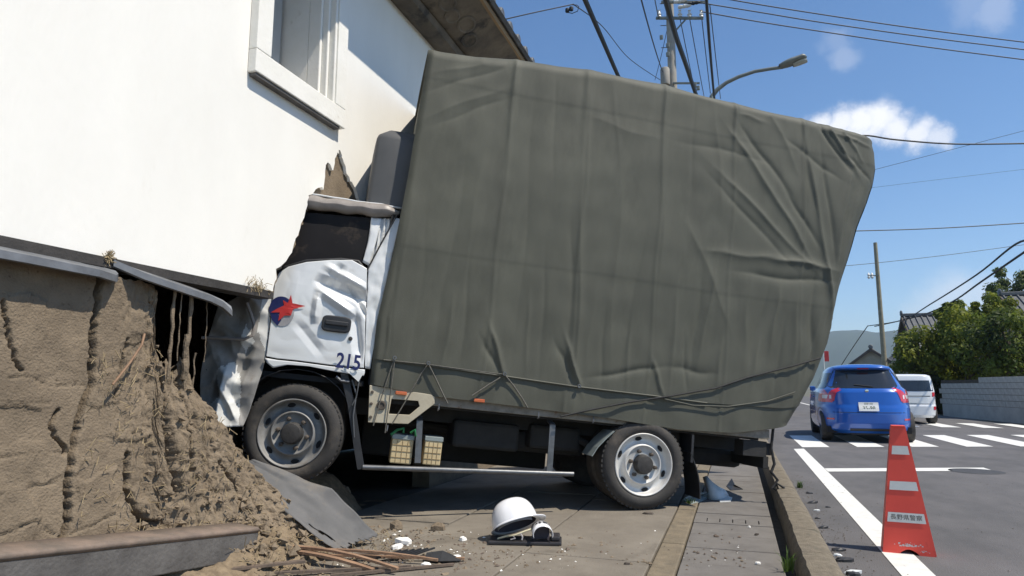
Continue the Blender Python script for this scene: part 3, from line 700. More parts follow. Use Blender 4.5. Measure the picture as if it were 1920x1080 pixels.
# --- tarpaulin
UF = [(.30, 2.20), (.48, 2.205), (.88, 2.215), (1.38, 2.165), (2.02, 2.13), (3.14, 2.10), (3.4, 2.10)]
UR = sorted([(q.z, q.x) for q in (tk(px, py, -.05) for px, py in ((1634, 250), (1642, 285), (1643, 312), (1637, 345), (1622, 390), (1604, 432), (1584, 500), (1561, 590), (1543, 660), (1527, 710), (1500, 765), (1478, 795)))])
WT = [(-2.1, 3.165), (-2.02, 3.18), (-1.7, 3.20), (-1.33, 3.225), (-1.0, 3.215), (-.64, 3.235), (-.3, 3.235), (.03, 3.275), (.4, 3.255), (.7, 3.27), (1.0, 3.235), (1.37, 3.215), (1.7, 3.165), (2.0, 3.145), (2.12, 3.15), (2.3, 3.15)]
folds = [  # p0, p1 (photograph), sigma m, amplitude m
    ((1088, 390), (1078, 705), .035, .020), ((1070, 430), (1066, 650), .05, -.014), ((1110, 560), (1095, 700), .05, .008),
    ((920, 620), (945, 705), .022, .028), ((905, 640), (935, 700), .03, -.02), ((1060, 640), (1085, 726), .022, .034), ((1045, 650), (1072, 715), .035, -.022),
    ((1222, 680), (1240, 738), .022, .028), ((1260, 690), (1330, 700), .05, -.02), ((1225, 690), (1120, 705), .03, -.02),
    ((1372, 255), (1440, 360), .04, .024), ((1440, 360), (1508, 474), .04, .026), ((1395, 250), (1470, 355), .035, -.022), ((1470, 360), (1525, 455), .03, -.022),
    ((1360, 340), (1500, 485), .035, .02), ((1345, 350), (1470, 490), .035, -.014), ((1512, 300), (1555, 560), .035, .034), ((1540, 310), (1560, 480), .03, -.026),
    ((1500, 250), (1530, 430), .05, -.018), ((1535, 215), (1600, 320), .025, .026), ((1525, 225), (1585, 315), .025, -.026), ((1565, 225), (1610, 300), .02, .018),
    ((1600, 270), (1560, 520), .06, .03), ((1440, 205), (1490, 320), .05, .014),
    ((1330, 475), (1440, 485), .05, .018), ((1440, 485), (1548, 505), .045, .032), ((1400, 515), (1540, 530), .05, -.024),
    ((1548, 510), (1560, 690), .04, .034), ((1520, 540), (1515, 690), .05, -.03), ((1490, 560), (1480, 700), .05, .022), ((1455, 550), (1440, 650), .03, .024), ((1430, 560), (1400, 690), .06, -.02),
    ((1400, 530), (1390, 660), .06, .018), ((1335, 520), (1310, 660), .03, .020), ((1310, 540), (1295, 690), .05, -.018), ((1240, 300), (1230, 600), .07, .014), ((1200, 480), (1160, 690), .05, -.012),
    ((1160, 380), (1140, 680), .06, .010), ((965, 150), (935, 420), .06, .009), ((1000, 220), (965, 640), .07, -.009), ((905, 300), (850, 620), .07, .010), ((870, 320), (820, 620), .06, -.009),
    ((835, 135), (960, 112), .035, .010), ((820, 168), (955, 125), .035, -.010), ((800, 222), (940, 170), .04, .008), ((830, 230), (940, 190), .035, -.008),
    ((770, 360), (735, 640), .05, .012), ((745, 480), (722, 660), .03, -.014), ((735, 560), (722, 670), .02, .016), ((800, 420), (775, 660), .06, -.008),
    ((1290, 270), (1420, 300), .05, -.01), ((1110, 225), (1225, 262), .06, .006), ((1290, 430), (1360, 600), .05, .012),
    ((760, 250), (745, 420), .03, .008), ((850, 560), (830, 680), .025, .010), ((880, 480), (865, 660), .03, -.010), ((990, 560), (985, 690), .02, .010), ((1020, 500), (1012, 690), .03, -.010), ((1130, 600), (1125, 715), .025, -.012),
    ((1180, 600), (1172, 720), .02, .012), ((1265, 560), (1255, 715), .022, .012), ((1280, 640), (1285, 730), .02, -.014), ((1350, 640), (1340, 730), .025, .014), ((1420, 640), (1405, 720), .022, .014), ((1465, 620), (1450, 720), .02, -.014),
    ((1530, 600), (1500, 720), .022, .016), ((1590, 380), (1545, 600), .025, -.018), ((1610, 330), (1570, 520), .02, .016), ((1575, 560), (1540, 660), .016, .014), ((1480, 270), (1560, 330), .03, -.014), ((1430, 230), (1385, 215), .03, .010),
    ((1150, 170), (1160, 330), .03, .006), ((1040, 150), (1035, 330), .03, -.006), ((1300, 210), (1290, 380), .03, -.008), ((1340, 230), (1350, 380), .035, .009), ((1560, 250), (1625, 275), .02, .016), ((1580, 290), (1630, 340), .02, -.016)]
def side_disp(U, W):
    U, W = np.asarray(U), np.asarray(W)
    D = .012 + .030 * np.sin(np.clip((W - .3) / 2.9, 0, 1) * np.pi)
    for (p0, p1, s_, a_) in folds:
        a, b_ = tk(*p0), tk(*p1); ax, az, bx, bz = a.x, a.z, b_.x, b_.z
        L2 = (bx - ax) ** 2 + (bz - az) ** 2
        t = ((U - ax) * (bx - ax) + (W - az) * (bz - az)) / L2
        # slightly bowed folds
        bow = .03 * np.sin(np.clip(t, 0, 1) * np.pi * 2 + p0[0])
        d = ((U - ax) * (bz - az) - (W - az) * (bx - ax)) / math.sqrt(L2) + bow * s_ * 8
        fade = 1 / (1 + np.exp(-(t) * 9)) * 1 / (1 + np.exp(-(1 - t) * 9))
        D = D + a_ * (.26 * np.exp(-(d / s_) ** 2) + .46 * np.exp(-np.abs(d) / (.42 * s_))) * fade
    # seams where the hoops press from inside
    for px, py in ((970, 105), (1105, 128), (1250, 150), (1380, 188), (1508, 215)):
        u0 = tk(px, py).x
        D = D + .010 * np.exp(-((U - u0) / .03) ** 2) * np.clip((W - 2.2) / .8, 0, 1)
    for u0 in (1.37, .70, .03, -.64, -1.33): D = D + .0045 * np.exp(-((U - u0 - .01 * np.sin(W * 5)) / .014) ** 2)
    for w0 in (2.86, 1.46): D = D + .002 / (1 + np.exp(-(W - w0 - .006 * np.sin(U * 3)) * 200))
    rip = .05 * np.sin(U * 9 + 2 * np.sin(W * 2)) * .10 * np.clip((1.6 - W) / 1.2, 0, 1)
    return D + rip
HEM = [(-1.62, .62), (-1.3, .56), (-.6, .535), (-.1, .545), (.59, .55), (1.2, .57), (1.8, .585), (2.3, .59)]
def tarp_section(nu, nw, wlo, whi, extra):
    t = np.linspace(0, 1, nu); P = []
    for k in range(nw):
        s = k / (nw - 1)
        if callable(wlo):
            uu = np.linspace(2.2, -1.5, nu); w0 = np.array([wlo(x) for x in uu])
        else: w0 = np.full(nu, wlo)
        uu0 = np.linspace(2.12, -1.6, nu)
        wt = np.array([interp(x, WT) for x in uu0]) - .10 if whi is None else np.array([whi(x) for x in uu0])
        W = w0 + (wt - w0) * s
        Uf = np.interp(W, [a for a, _ in UF], [b for _, b in UF]); Ur = np.interp(W + .02 * np.sin(W * 7), [a for a, _ in UR], [b for _, b in UR])
        U = Uf + (Ur - Uf) * t
        V = side_disp(U, W) + extra(U, W)
        edge = np.clip((t - .965) / .035, 0, 1); V = V - .09 * edge ** 2
        edge = np.clip((.012 - t) / .012, 0, 1); V = V - .03 * edge ** 2
        P.append(np.stack([U, V, W], 1))
    return P
def noise_arr(U, W):
    return np.array([.012 * nz3(u * 1.7, 3, w * 1.4) + .004 * nz3(u * 6, 8, w * 5) for u, w in zip(U, W)])
NU = 360
side = tarp_section(NU, 210, lambda u: interp(u, HEM), None, lambda U, W: noise_arr(U, W))
P = list(side)
last = side[-1]; ucol = last[:, 0]; vtop = last[:, 1]
wtop = np.array([interp(u, WT) for u in np.clip(ucol, -2.02, 2.12)]); shift = .07
for k in range(1, 9):      # shoulder
    a = math.pi / 2 * k / 8
    P.append(np.stack([ucol, vtop * (1 - k / 8 * .6) - .10 * (1 - math.cos(a)), last[:, 2] + (wtop - last[:, 2]) * math.sin(a)], 1))
for k in range(1, 15):     # roof
    s = k / 14; cr = .05 * math.sin(s * math.pi)
    bows = .012 * np.cos(ucol * 9.2)
    P.append(np.stack([ucol, np.full(NU, -.09 - 1.54 * s), wtop + cr + bows * math.sin(s * math.pi)], 1))
for k in range(1, 8):
    s = k / 7; P.append(np.stack([ucol, np.full(NU, -1.66 - .06 * min(1, s * 4)), (wtop - .02) * (1 - s) + .45 * s], 1))
# bright hem lip at the lower edge
b = TB(); b.grid(P)
tarp = b.build('tarpaulin', 'tarp', tr, smooth='all', fix=False)
# rear and front ends
b = TB(); Q = []
for k in range(0, 210, 7):
    p = side[k][-1]; row = []
    for j in range(13):
        s = j / 12; bul = .05 * math.sin(s * math.pi) * (1 if p[2] < 2.9 else .3)
        row.append((p[0] - bul + .012 * math.sin(s * 22 + p[2] * 2), p[1] - .004 - (1.64 + p[1]) * s, p[2]))
    Q.append(row)
b.grid(Q); b.build('end_flap', 'tarp', tarp, smooth='all', fix=False); b = TB(); Q = []
for k in range(0, 210, 14):
    p = side[k][0]; Q.append([(p[0] - .006, p[1] - .004 - (1.64 + p[1]) * j / 6, p[2]) for j in range(7)])
b.grid(Q); b.build('end_flap', 'tarp', tarp, smooth='all', fix=False)
# skirt below the hem
BOT = [(-1.62, .46), (-1.3, .38), (-.9, .315), (-.4, .30), (.3, .335), (1.0, .352), (1.7, .362), (2.0, .385), (2.3, .41)]
sk_ = tarp_section(NU, 16, lambda u: interp(u, BOT), lambda u: interp(u, HEM) + .04, lambda U, W: -.008 + noise_arr(U, W) * .8 + .008 * np.sin(U * 13) * np.clip((.6 - W) / .2, 0, 1))
b = TB(); b.grid(sk_); b.build('tarpaulin_skirt', 'tarp', tarp, smooth='all', fix=False)
hemrow = side[0]; b = TB()
b.tube([(p[0], p[1] + .003, p[2]) for p in hemrow[8:276:4]], .007, 6); b.build('hem_cord', 'tarp_in', tarp, smooth=True)
def lace(pts, r=.0045, m='rope', nm='lashing_rope', off=.055):
    b = TB(); Q_ = []
    for i in range(len(pts) - 1):
        for k in range(4): Q_.append((pts[i][0] + (pts[i + 1][0] - pts[i][0]) * k / 4, pts[i][1] + (pts[i + 1][1] - pts[i][1]) * k / 4))
    Q_.append(pts[-1]); P_ = []
    for px, py in Q_:
        q = tk(px, py, .03); q.y = float(side_disp(q.x, q.z)) * (1 if q.z > .36 else .3) + .008 + r; P_.append(q)
    b.tube(P_, r, 6); return b.build(nm, m, tarp, smooth=True)
for p in ((740, 671), (803, 681), (946, 701), (1086, 724)):
    q = tk(*p, .05); b = TB(); b.lathe([(.016, 0), (.014, .008), (.008, .008), (.007, .0)], 14, 'y', q); b.build('grommet', 'steel', tarp, smooth=True)
lace([(740, 672), (737, 700), (731, 745), (722, 812)]); lace([(739, 673), (728, 705), (712, 755), (700, 798)])
lace([(803, 682), (790, 700), (765, 745), (735, 795)]); lace([(803, 682), (818, 712), (832, 742), (840, 757)], .006)
lace([(938, 708), (915, 722), (885, 742)], .006); lace([(946, 703), (962, 722), (978, 745), (990, 765)], .006)
lace([(722, 675), (800, 683), (880, 694), (946, 702)], .004)
lace([(1052, 781), (1100, 770), (1180, 754), (1260, 742), (1340, 728), (1400, 708), (1470, 690), (1535, 672)], .008, 'rope_dark')
lace([(1245, 748), (1300, 760), (1365, 762), (1440, 752), (1490, 735)], .005, 'tarp_in')
for p in ((823, 765), (1010, 780), (1113, 788), (726, 805)):
    q = tk(*p, .0); b = TB(); b.tube([q + Vector((0, -.01, .03)), q, q + Vector((.008, .01, -.02)), q + Vector((.0, .016, -.008))], .005, 6); b.build('rope_hook', 'steel', tr, smooth=True)
# dark strap trailing from the rear of the bed
def tubeT(pts, r, name, m, parent=tr, v=0.0, n=8):
    b = TB(); b.tube([tk(*p, v) for p in pts], r, n); return b.build(name, m, parent, smooth=True)
tubeT([(1448, 770), (1450, 800), (1446, 840), (1452, 870), (1446, 885)], .012, 'trailing_strap', 'rope_dark', v=-.05)
tubeT([(1446, 885), (1458, 900), (1448, 915), (1462, 925), (1455, 905), (1470, 915)], .012, 'trailing_strap', 'rope_dark', v=-.05)
# --- cab
def resample(poly, n):
    p = [Vector(q) for q in poly]; L = [0]
    for i in range(len(p) - 1): L.append(L[-1] + (p[i + 1] - p[i]).length)
    out = []
    for k in range(n):
        s = L[-1] * k / (n - 1)
        i = max(j for j in range(len(L)) if L[j] <= s + 1e-9); i = min(i, len(p) - 2)
        t = (s - L[i]) / max(1e-9, L[i + 1] - L[i]); out.append(p[i].lerp(p[i + 1], t))
    return out
def coons(top, bottom, left, right, na, nb, vfun, v0=0.0):
    """photograph polylines -> grid of truck points; left/right run top to bottom, top/bottom left to right"""
    c = lambda pl_: [(q.x, q.z) for q in (tk(*p, v0) for p in pl_)]
    T, Bm, Lf, Rt = resample(c(top), na), resample(c(bottom), na), resample(c(left), nb), resample(c(right), nb)
    G = []
    for j in range(nb):
        t = j / (nb - 1); row = []
        for i in range(na):
            s = i / (na - 1)
            p = T[i] * (1 - t) + Bm[i] * t + Lf[j] * (1 - s) + Rt[j] * s - (T[0] * (1 - s) * (1 - t) + T[-1] * s * (1 - t) + Bm[0] * (1 - s) * t + Bm[-1] * s * t)
            row.append((p.x, vfun(p.x, p.y), p.y))
        G.append(row)
    return G
def crease(u, w, p0, p1, s_, a_, oneside=0):
    a, b_ = tk(*p0), tk(*p1); dx, dz = b_.x - a.x, b_.z - a.z; L = math.hypot(dx, dz)
    t = ((u - a.x) * dx + (w - a.z) * dz) / L ** 2; d = ((u - a.x) * dz - (w - a.z) * dx) / L
    f_ = max(0, min(1, (t + .15) / .3)) * max(0, min(1, (1.15 - t) / .3))
    k = max(0, 1 - abs(d) / s_)
    if oneside and d * oneside < 0: k = k ** 3
    return a_ * k * f_
def door_v(u, w):
    v = .0 - .05 * max(0, w - .9) ** 1.5 - .35 * max(0, u - 2.98) ** 2
    v += crease(u, w, (600, 530), (690, 565), .07, -.055, 1) + crease(u, w, (600, 545), (665, 590), .045, .030) + crease(u, w, (597, 555), (590, 600), .04, .026)
    v += crease(u, w, (640, 500), (620, 540), .05, -.026) + crease(u, w, (668, 590), (676, 670), .06, -.034, -1) + crease(u, w, (615, 500), (685, 540), .04, .024) + crease(u, w, (560, 610), (600, 660), .05, -.012) + crease(u, w, (655, 540), (690, 600), .03, -.03, 1)
    v += crease(u, w, (560, 520), (540, 600), .12, .008)
    return v + .006 * fbm(u * 3, w * 3, 1, 1, 2) + .004 * abs(nz3(u * 9, w * 9, 5))
TOPD = [(516, 524), (524, 511), (540, 500), (575, 491), (620, 487), (660, 487), (688, 503)]
RD = [(688, 503), (687, 560), (684, 620), (682, 690)]
LD = [(516, 524), (512, 560), (506, 615), (499, 668)]
BD = [(499, 668), (520, 672), (560, 676), (620, 684), (682, 690)]
b = TB(); b.grid(coons(TOPD, BD, LD, RD, 120, 120, door_v)); door = b.build('door', 'truck_white', tr, smooth='all', solid=-.012, fix=False, label='dented white cab door with a red star emblem')
sill_v = lambda u, w: .012 - .35 * max(0, u - 2.98) ** 2
b = TB(); b.grid(coons([(497, 671), (520, 675), (560, 679), (620, 687), (684, 693)], [(512, 690), (540, 684), (580, 687), (630, 697), (682, 705)], [(497, 671), (500, 680), (512, 690)], [(684, 693), (684, 699), (682, 705)], 40, 6, sill_v))
b.build('door_sill', 'truck_white', tr, smooth='all', solid=-.012, fix=False)
# torn corner below the number
b = TB(); b.grid(coons([(640, 693), (682, 699)], [(655, 700), (672, 716)], [(640, 693), (655, 700)], [(682, 699), (672, 716)], 6, 6, lambda u, w: .016)); b.build('torn_trim', 'truck_white', tr, solid=-.006, fix=False)
def fender_v(u, w):
    v = -.30 * max(0, u - 2.98) ** 1.6 - .02
    n1 = 1 - abs(nz3(u * 3.2, w * 3.2, 4)) * 2; n2 = 1 - abs(nz3(u * 7, w * 6, 9)) * 2
    k = max(0, min(1, (u - 2.93) / .15))
    v += k * (.035 * n1 + .018 * n2)
    v += k * (crease(u, w, (425, 690), (400, 790), .06, .05) + crease(u, w, (410, 720), (445, 790), .04, .045) + crease(u, w, (470, 640), (440, 720), .05, -.03))
    return v
b = TB(); b.grid(coons([(405, 575), (440, 556), (475, 541), (514, 526)], [(392, 797), (415, 800), (455, 800)], [(405, 575), (385, 640), (372, 700), (370, 752), (392, 797)], [(514, 526), (505, 612), (498, 670), (490, 700), (476, 745), (455, 800)], 60, 80, fender_v))
FPOLY = [[(q.x, q.z) for q in (tk(*p, 0) for p in pl_)] for pl_ in ([(404, 694), (438, 676), (452, 720), (447, 800), (390, 800), (384, 765), (412, 742)], [(462, 608), (477, 640), (459, 660), (450, 638)], [(492, 545), (516, 528), (506, 600), (498, 668), (484, 620)])]
def inpoly(x, y, P_):
    c_ = False
    for i in range(len(P_)):
        (x1, y1), (x2, y2) = P_[i], P_[i - 1]
        if (y1 > y) != (y2 > y) and x < (x2 - x1) * (y - y1) / (y2 - y1) + x1: c_ = not c_
    return c_
for k_, f_ in enumerate(b.f):
    cx_ = sum(b.v[i][0] for i in f_) / 4 + .012 * nz3(b.v[f_[0]][0] * 30, b.v[f_[0]][2] * 30, 1); cz_ = sum(b.v[i][2] for i in f_) / 4 - RW + .012 * nz3(b.v[f_[0]][0] * 30, 5, b.v[f_[0]][2] * 30)
    b.mi[k_] = 1 if any(inpoly(cx_, cz_, P_) for P_ in FPOLY) else 0
b.build('front_fender', ['truck_grey', 'torn_white'], tr, smooth='all', solid=-.01, fix=False, label='crushed front corner of the cab, grey with torn white edges')
# wheel arch liner and mudguard behind the front wheel
b = TB(); P = []
for k in range(13):
    a = R(-20 + k * 15); P.append([(2.70 + .43 * math.cos(a) , v_, .03 + .43 * math.sin(a)) for v_ in (-.4, -.03)])
b.grid(P); b.build('wheel_arch', 'black_plastic', tr, smooth='all', solid=.006)
b = TB(); P = [[tk(638 + d0, 700, -.02), tk(652 + d0, 760, -.02), tk(662 + d0, 830, -.02), tk(670 + d0, 880, -.02)] for d0 in (0, 14)]
b.grid(P); b.build('mudguard', 'black_plastic', tr, solid=-.02)
tubeT([(630, 706), (640, 714), (655, 716)], .012, 'step_bracket', 'steel', v=-.01); tubeT([(660, 712), (668, 740), (662, 780), (664, 820)], .006, 'brake_hose', 'steel', v=-.01)
tubeT([(676, 700), (668, 745), (660, 760)], .005, 'brake_hose', 'steel', v=.0)
# pillars, window, roof
def pill_v(u, w): return -.02 - .05 * max(0, w - .9) ** 1.5 + .010 * fbm(u * 14, w * 9, 3, 1, 3)
b = TB(); b.grid(coons([(742, 404), (756, 408)], [(684, 690), (694, 692)], [(742, 404), (716, 452), (690, 502), (688, 560), (685, 620), (684, 690)], [(756, 408), (744, 440), (727, 520), (708, 610), (694, 692)], 14, 60, pill_v)); b.build('rear_pillar', 'truck_white', tr, smooth='all', solid=-.012, fix=False)
b = TB(); b.grid(coons([(697, 404), (716, 406)], [(680, 489), (692, 497)], [(697, 404), (690, 450), (680, 489)], [(716, 406), (706, 450), (692, 497)], 6, 16, lambda u, w: pill_v(u, w) - .012)); b.build('window_frame', 'truck_white', tr, smooth='all', solid=-.012, fix=False)
b = TB(); b.grid(coons([(716, 405), (744, 404)], [(692, 497), (694, 498)], [(716, 405), (705, 450), (692, 497)], [(744, 404), (720, 450), (694, 498)], 12, 16, lambda u, w: pill_v(u, w) - .03 + .012 * math.sin(u * 190))); b.build('corner_panel', 'truck_white', tr, solid=-.006, fix=False)
tubeT([(744, 404), (717, 452), (690, 503)], .006, 'window_seal', 'black_plastic', v=-.03)
tubeT([(500, 530), (516, 516), (535, 501), (575, 489), (640, 486), (672, 490), (688, 510)], .011, 'window_seal', 'black_plastic', v=-.03)
b = TB(); b.grid(coons([(560, 392), (698, 404)], [(500, 520), (686, 490)], [(560, 392), (530, 460), (500, 520)], [(698, 404), (692, 450), (686, 490)], 10, 10, lambda u, w: -.05 - .05 * max(0, w - .9) ** 1.5)); b.build('window_pane', 'glass_dark', tr, solid=-.004, fix=False)
b = TB(); c0, c1 = tk(574, 379, -.07), tk(748, 399, -.07)
P = []
for i in range(25):
    p = c0.lerp(c1, i / 24) + Vector((0, .0, .004 * math.sin(i))); row = []
    sc_ = 1 if i < 22 else (1 - .25 * (i - 21))
    for k in range(13):
        a = 2 * math.pi * k / 12; row.append(p + Vector((0, .05 * math.cos(a) * sc_, (.054 + .004 * math.sin(i * .8)) * math.sin(a) * sc_)))
    P.append(row)
b.grid(P); b.build('roof_rail', 'rail_grey', tr, smooth='all')
b = TB(); z0 = tk(660, 383, -.08).z
P = []
for i in range(13):
    u_ = 2.12 + 1.1 * i / 12; P.append([(u_, -.07 - 1.5 * j / 10, z0 + .035 + .06 * math.sin(j / 10 * math.pi) - .10 * max(0, (u_ - 2.9)) ** 1.2 + .012 * fbm(u_ * 5, j, 2, 1, 3)) for j in range(11)])
b.grid(P); b.build('cab_roof', 'truck_white', tr, smooth='all', solid=.012)
tubeT([(752, 402), (760, 400), (757, 416)], .010, 'drip_rail_end', 'rail_grey', v=-.03)
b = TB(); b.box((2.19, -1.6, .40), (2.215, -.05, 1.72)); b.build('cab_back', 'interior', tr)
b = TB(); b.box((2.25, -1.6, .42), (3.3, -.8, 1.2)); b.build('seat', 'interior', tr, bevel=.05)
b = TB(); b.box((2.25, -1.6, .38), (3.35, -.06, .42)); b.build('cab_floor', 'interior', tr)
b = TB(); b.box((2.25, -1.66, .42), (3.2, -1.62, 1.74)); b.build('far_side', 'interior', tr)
b = TB(); b.box((3.22, -1.6, .1), (3.27, -.25, 1.15)); b.build('crushed_front', 'truck_grey', tr)
tubeT([(378, 633), (420, 634), (458, 636), (473, 629), (477, 610), (470, 588), (462, 568)], .012, 'mirror_stay', 'rail_grey', v=.08)
# air deflector above the cab
b = TB(); P = []
plan = [(2.10, -.12), (2.25, -.12), (2.375, -.125), (2.395, -.14), (2.405, -.17), (2.415, -.32), (2.43, -.6), (2.44, -.85), (2.43, -1.1), (2.40, -1.45), (2.13, -1.6)]
for (w_, kx) in ((1.74, 1.0), (2.0, 1.0), (2.2, .998), (2.35, .994), (2.375, .985), (2.44, .90), (2.45, .86)):
    P.append([(2.15 + (a - 2.15) * (1 - (1 - kx) * 3.2) , -.85 + (v_ + .85) * kx, w_) for a, v_ in plan])
b.grid(P); b.build('air_deflector', 'deflector', tr, smooth=True, solid=-.01)
# door fittings and emblem
q = tk(631, 608, .0); b = TB(); P = []
hv = door_v(q.x, q.z) + .03
b.prism([(q.x + .105 * sgn_c, q.z + .060 * sgn_s) for sgn_c, sgn_s in [(math.copysign(abs(math.cos(R(t))) ** .45, math.cos(R(t))), math.copysign(abs(math.sin(R(t))) ** .45, math.sin(R(t)))) for t in range(0, 360, 12)]], lambda a, c_, d: (a, d, c_), hv - .03, hv)
hd = b.build('door_handle', 'black_plastic', door, bevel=.008)
b = TB(); b.box((q.x - .085, hv, q.z - .012), (q.x + .08, hv + .012, q.z + .022)); b.build('handle_grip', 'black_plastic', door, bevel=.006)
b = TB(); q2 = tk(657, 635, 0); b.lathe([(.016, -.01), (.015, .01), (.001, .012)], 14, 'y', (q2.x, door_v(q2.x, q2.z), q2.z)); b.build('door_lock', 'hub', door, smooth=True)
def on_door(px, py, up): q_ = tk(px, py, 0); return (q_.x, door_v(q_.x, q_.z) + up, q_.z)
def decal(loop, up, name, m):
    cx_ = sum(p[0] for p in loop) / len(loop); cy_ = sum(p[1] for p in loop) / len(loop); b = TB()
    vs_ = [on_door(cx_, cy_, up)]; n_ = len(loop)
    for f_ in (.34, .67, 1.0): vs_ += [on_door(cx_ + (x - cx_) * f_, cy_ + (y_ - cy_) * f_, up) for x, y_ in loop]
    fs_ = [(0, i + 1, (i + 1) % n_ + 1) for i in range(n_)]
    for rr in range(2): fs_ += [(1 + rr * n_ + i, 1 + rr * n_ + (i + 1) % n_, 1 + (rr + 1) * n_ + (i + 1) % n_, 1 + (rr + 1) * n_ + i) for i in range(n_)]
    return b.add(vs_, fs_).build(name, m, door, fix=False)
ell = lambda cx_, cy_, a, b_, t0, t1, n=24: [(cx_ + a * math.cos(R(t0 + (t1 - t0) * i / n)), cy_ + b_ * math.sin(R(t0 + (t1 - t0) * i / n))) for i in range(n + 1)]
decal(ell(529, 584, 23, 28, 0, 345), .004, 'emblem', 'silver_paint')
decal(ell(527, 580, 22, 24, 150, 372) , .006, 'emblem', 'navy')
decal([(507, 588), (522, 590), (528, 600), (520, 611), (510, 600)], .0065, 'emblem', 'navy')
decal([(573, 574), (549, 569), (546, 553), (541, 569), (531, 563), (533, 573), (518, 580), (508, 586), (525, 586), (522, 602), (534, 592), (546, 592), (550, 580)], .009, 'emblem', 'red_paint')
nb = tk(654, 677, 0); dirx = (tk(676, 680, 0) - tk(632, 674, 0)).normalized()
place_text('215', .150, 'number', 'navy', door, (nb.x, .032, nb.z + RW - .01), dirx, (0, 0, 1), .80, .025)
# ================================================================== DEBRIS BY THE WALL
random.seed(21)
def heightfield_heap():
    b = MB(); P = []
    for i in range(110):
        yy = 2.2 + 1.95 * i / 109; row = []
        for j in range(90):
            x = -3.05 + 1.0 * j / 89
            e = max(0, 1 - ((x + 3.0) / .78) ** 2) * interp(yy, [(2.2, .22), (3.0, .30), (3.5, .30), (3.75, .16), (4.0, .07), (4.15, 0)])
            h = .085 + e + .03 * fbm(x * 9, yy * 9, 3, 1, 4) * (1 if e > .02 else .3) + .012 * fbm(x * 40, yy * 40, 5, 1, 3)
            row.append((x, yy, max(.05, h - .02)))
        P.append(row)
    b.grid(P); return b
heightfield_heap().build('soil_heap', 'soil', smooth='all', kind='stuff', label='spilled tan soil heaped at the foot of the broken wall', cat='soil')
cb = MB()
def heap_z(x, yy):
    e = max(0, 1 - ((x + 3.0) / .78) ** 2) * interp(yy, [(2.2, .22), (3.0, .30), (3.5, .30), (3.75, .16), (4.0, .07), (4.15, 0)])
    return .075 + e
for i in range(1500):
    x = random.uniform(-2.95, -1.75) if i % 5 else random.uniform(-2.7, -1.2); yy = random.uniform(2.9, 4.35); s_ = abs(random.gauss(0, .012)) + .004
    if x > -2.2 and random.random() < .6: s_ *= .5
    z = heap_z(x, yy) + s_ * .3
    Rm = Matrix.Rotation(random.uniform(0, 6), 3, 'Z') @ Matrix.Rotation(random.uniform(0, 6), 3, 'X')
    vs_ = [Vector((x, yy, z)) + Rm @ Vector(p) * s_ * random.uniform(.7, 1.2) for p in ((1.3, 0, 0), (-1.2, 0, 0), (0, 1, 0), (0, -1, 0), (0, 0, .8), (0, 0, -.8))]
    cb.add(vs_, [(0, 2, 4), (2, 1, 4), (1, 3, 4), (3, 0, 4), (2, 0, 5), (1, 2, 5), (3, 1, 5), (0, 3, 5)])
for i in range(420):      # broken lumps lying on the slope
    yy = random.uniform(2.72, 3.7); z = random.random() ** 1.9 * ztop(yy); s_ = abs(random.gauss(0, .010)) + .003
    foot = interp(yy, [(0, .07), (2.0, .07), (2.6, .10), (2.85, .20), (3.1, .32), (3.5, .55), (3.8, .65)])
    x = WX + .055 + foot * max(0, 1 - z / 1.25) ** 1.7 + (.10 * min(1, max(0, yy - 2.78) / .12) * max(0, min(1, 1 - (z - .9) / .3)))
    Rm = Matrix.Rotation(random.uniform(0, 6), 3, 'Z') @ Matrix.Rotation(random.uniform(0, 6), 3, 'X')
    vs_ = [Vector((x, yy, z)) + Rm @ Vector(p) * s_ * random.uniform(.7, 1.2) for p in ((1.3, 0, 0), (-1.2, 0, 0), (0, 1, 0), (0, -1, 0), (0, 0, .8), (0, 0, -.8))]
    cb.add(vs_, [(0, 2, 4), (2, 1, 4), (1, 3, 4), (3, 0, 4), (2, 0, 5), (1, 2, 5), (3, 1, 5), (0, 3, 5)])
cb.build('soil_clods', 'clay', kind='stuff', label='loose clods of clay scattered at the foot of the wall', cat='clods')
sw = MB()
for i in range(700):
    x = random.uniform(-2.9, -2.0); yy = random.uniform(2.9, 4.1); z = heap_z(x, yy) + .015; L = random.uniform(.02, .07)
    d = Vector((random.uniform(-1, 1), random.uniform(-1, 1), random.uniform(-.2, .7))).normalized() * L
    sw.tube([Vector((x, yy, z)), Vector((x, yy, z)) + d], .0016, 4, False)
sw.build('loose_straw', 'straw', kind='stuff', label='bits of straw from the clay strewn over the soil', cat='straw')
# fallen beam, lower left
A = pw(-260, 1105, 'x', -2.44); B = pw(468, 1012, 'x', -2.52)
bm_ = thing('fallen_beam', 'grey timber beam with rusty metal capping lying along the foot of the wall', 'beam', B)
d = (B - A).normalized()
b = MB(-B); b.bar(A - Vector((0, 0, .03)), B - Vector((0, 0, .012)), .10, .15); b.build('timber', 'timber', bm_, bevel=.006)
side_v = d.cross(Vector((0, 0, 1))).normalized()
b = MB(-B); P = []
for i in range(40):
    p = A.lerp(B, i / 39); wv = .004 * nz3(i * .6, 3, 1)
    P.append([p + side_v * .052 + Vector((0, 0, .040)), p + side_v * (.060 + wv) + Vector((0, 0, .058)), p + side_v * .05 + Vector((0, 0, .068 + wv)), p - side_v * .02 + Vector((0, 0, .074 + wv)), p - side_v * .09 + Vector((0, 0, .085))])
b.grid(P); b.build('capping', 'flash_rust', bm_, smooth='all', solid=.002)
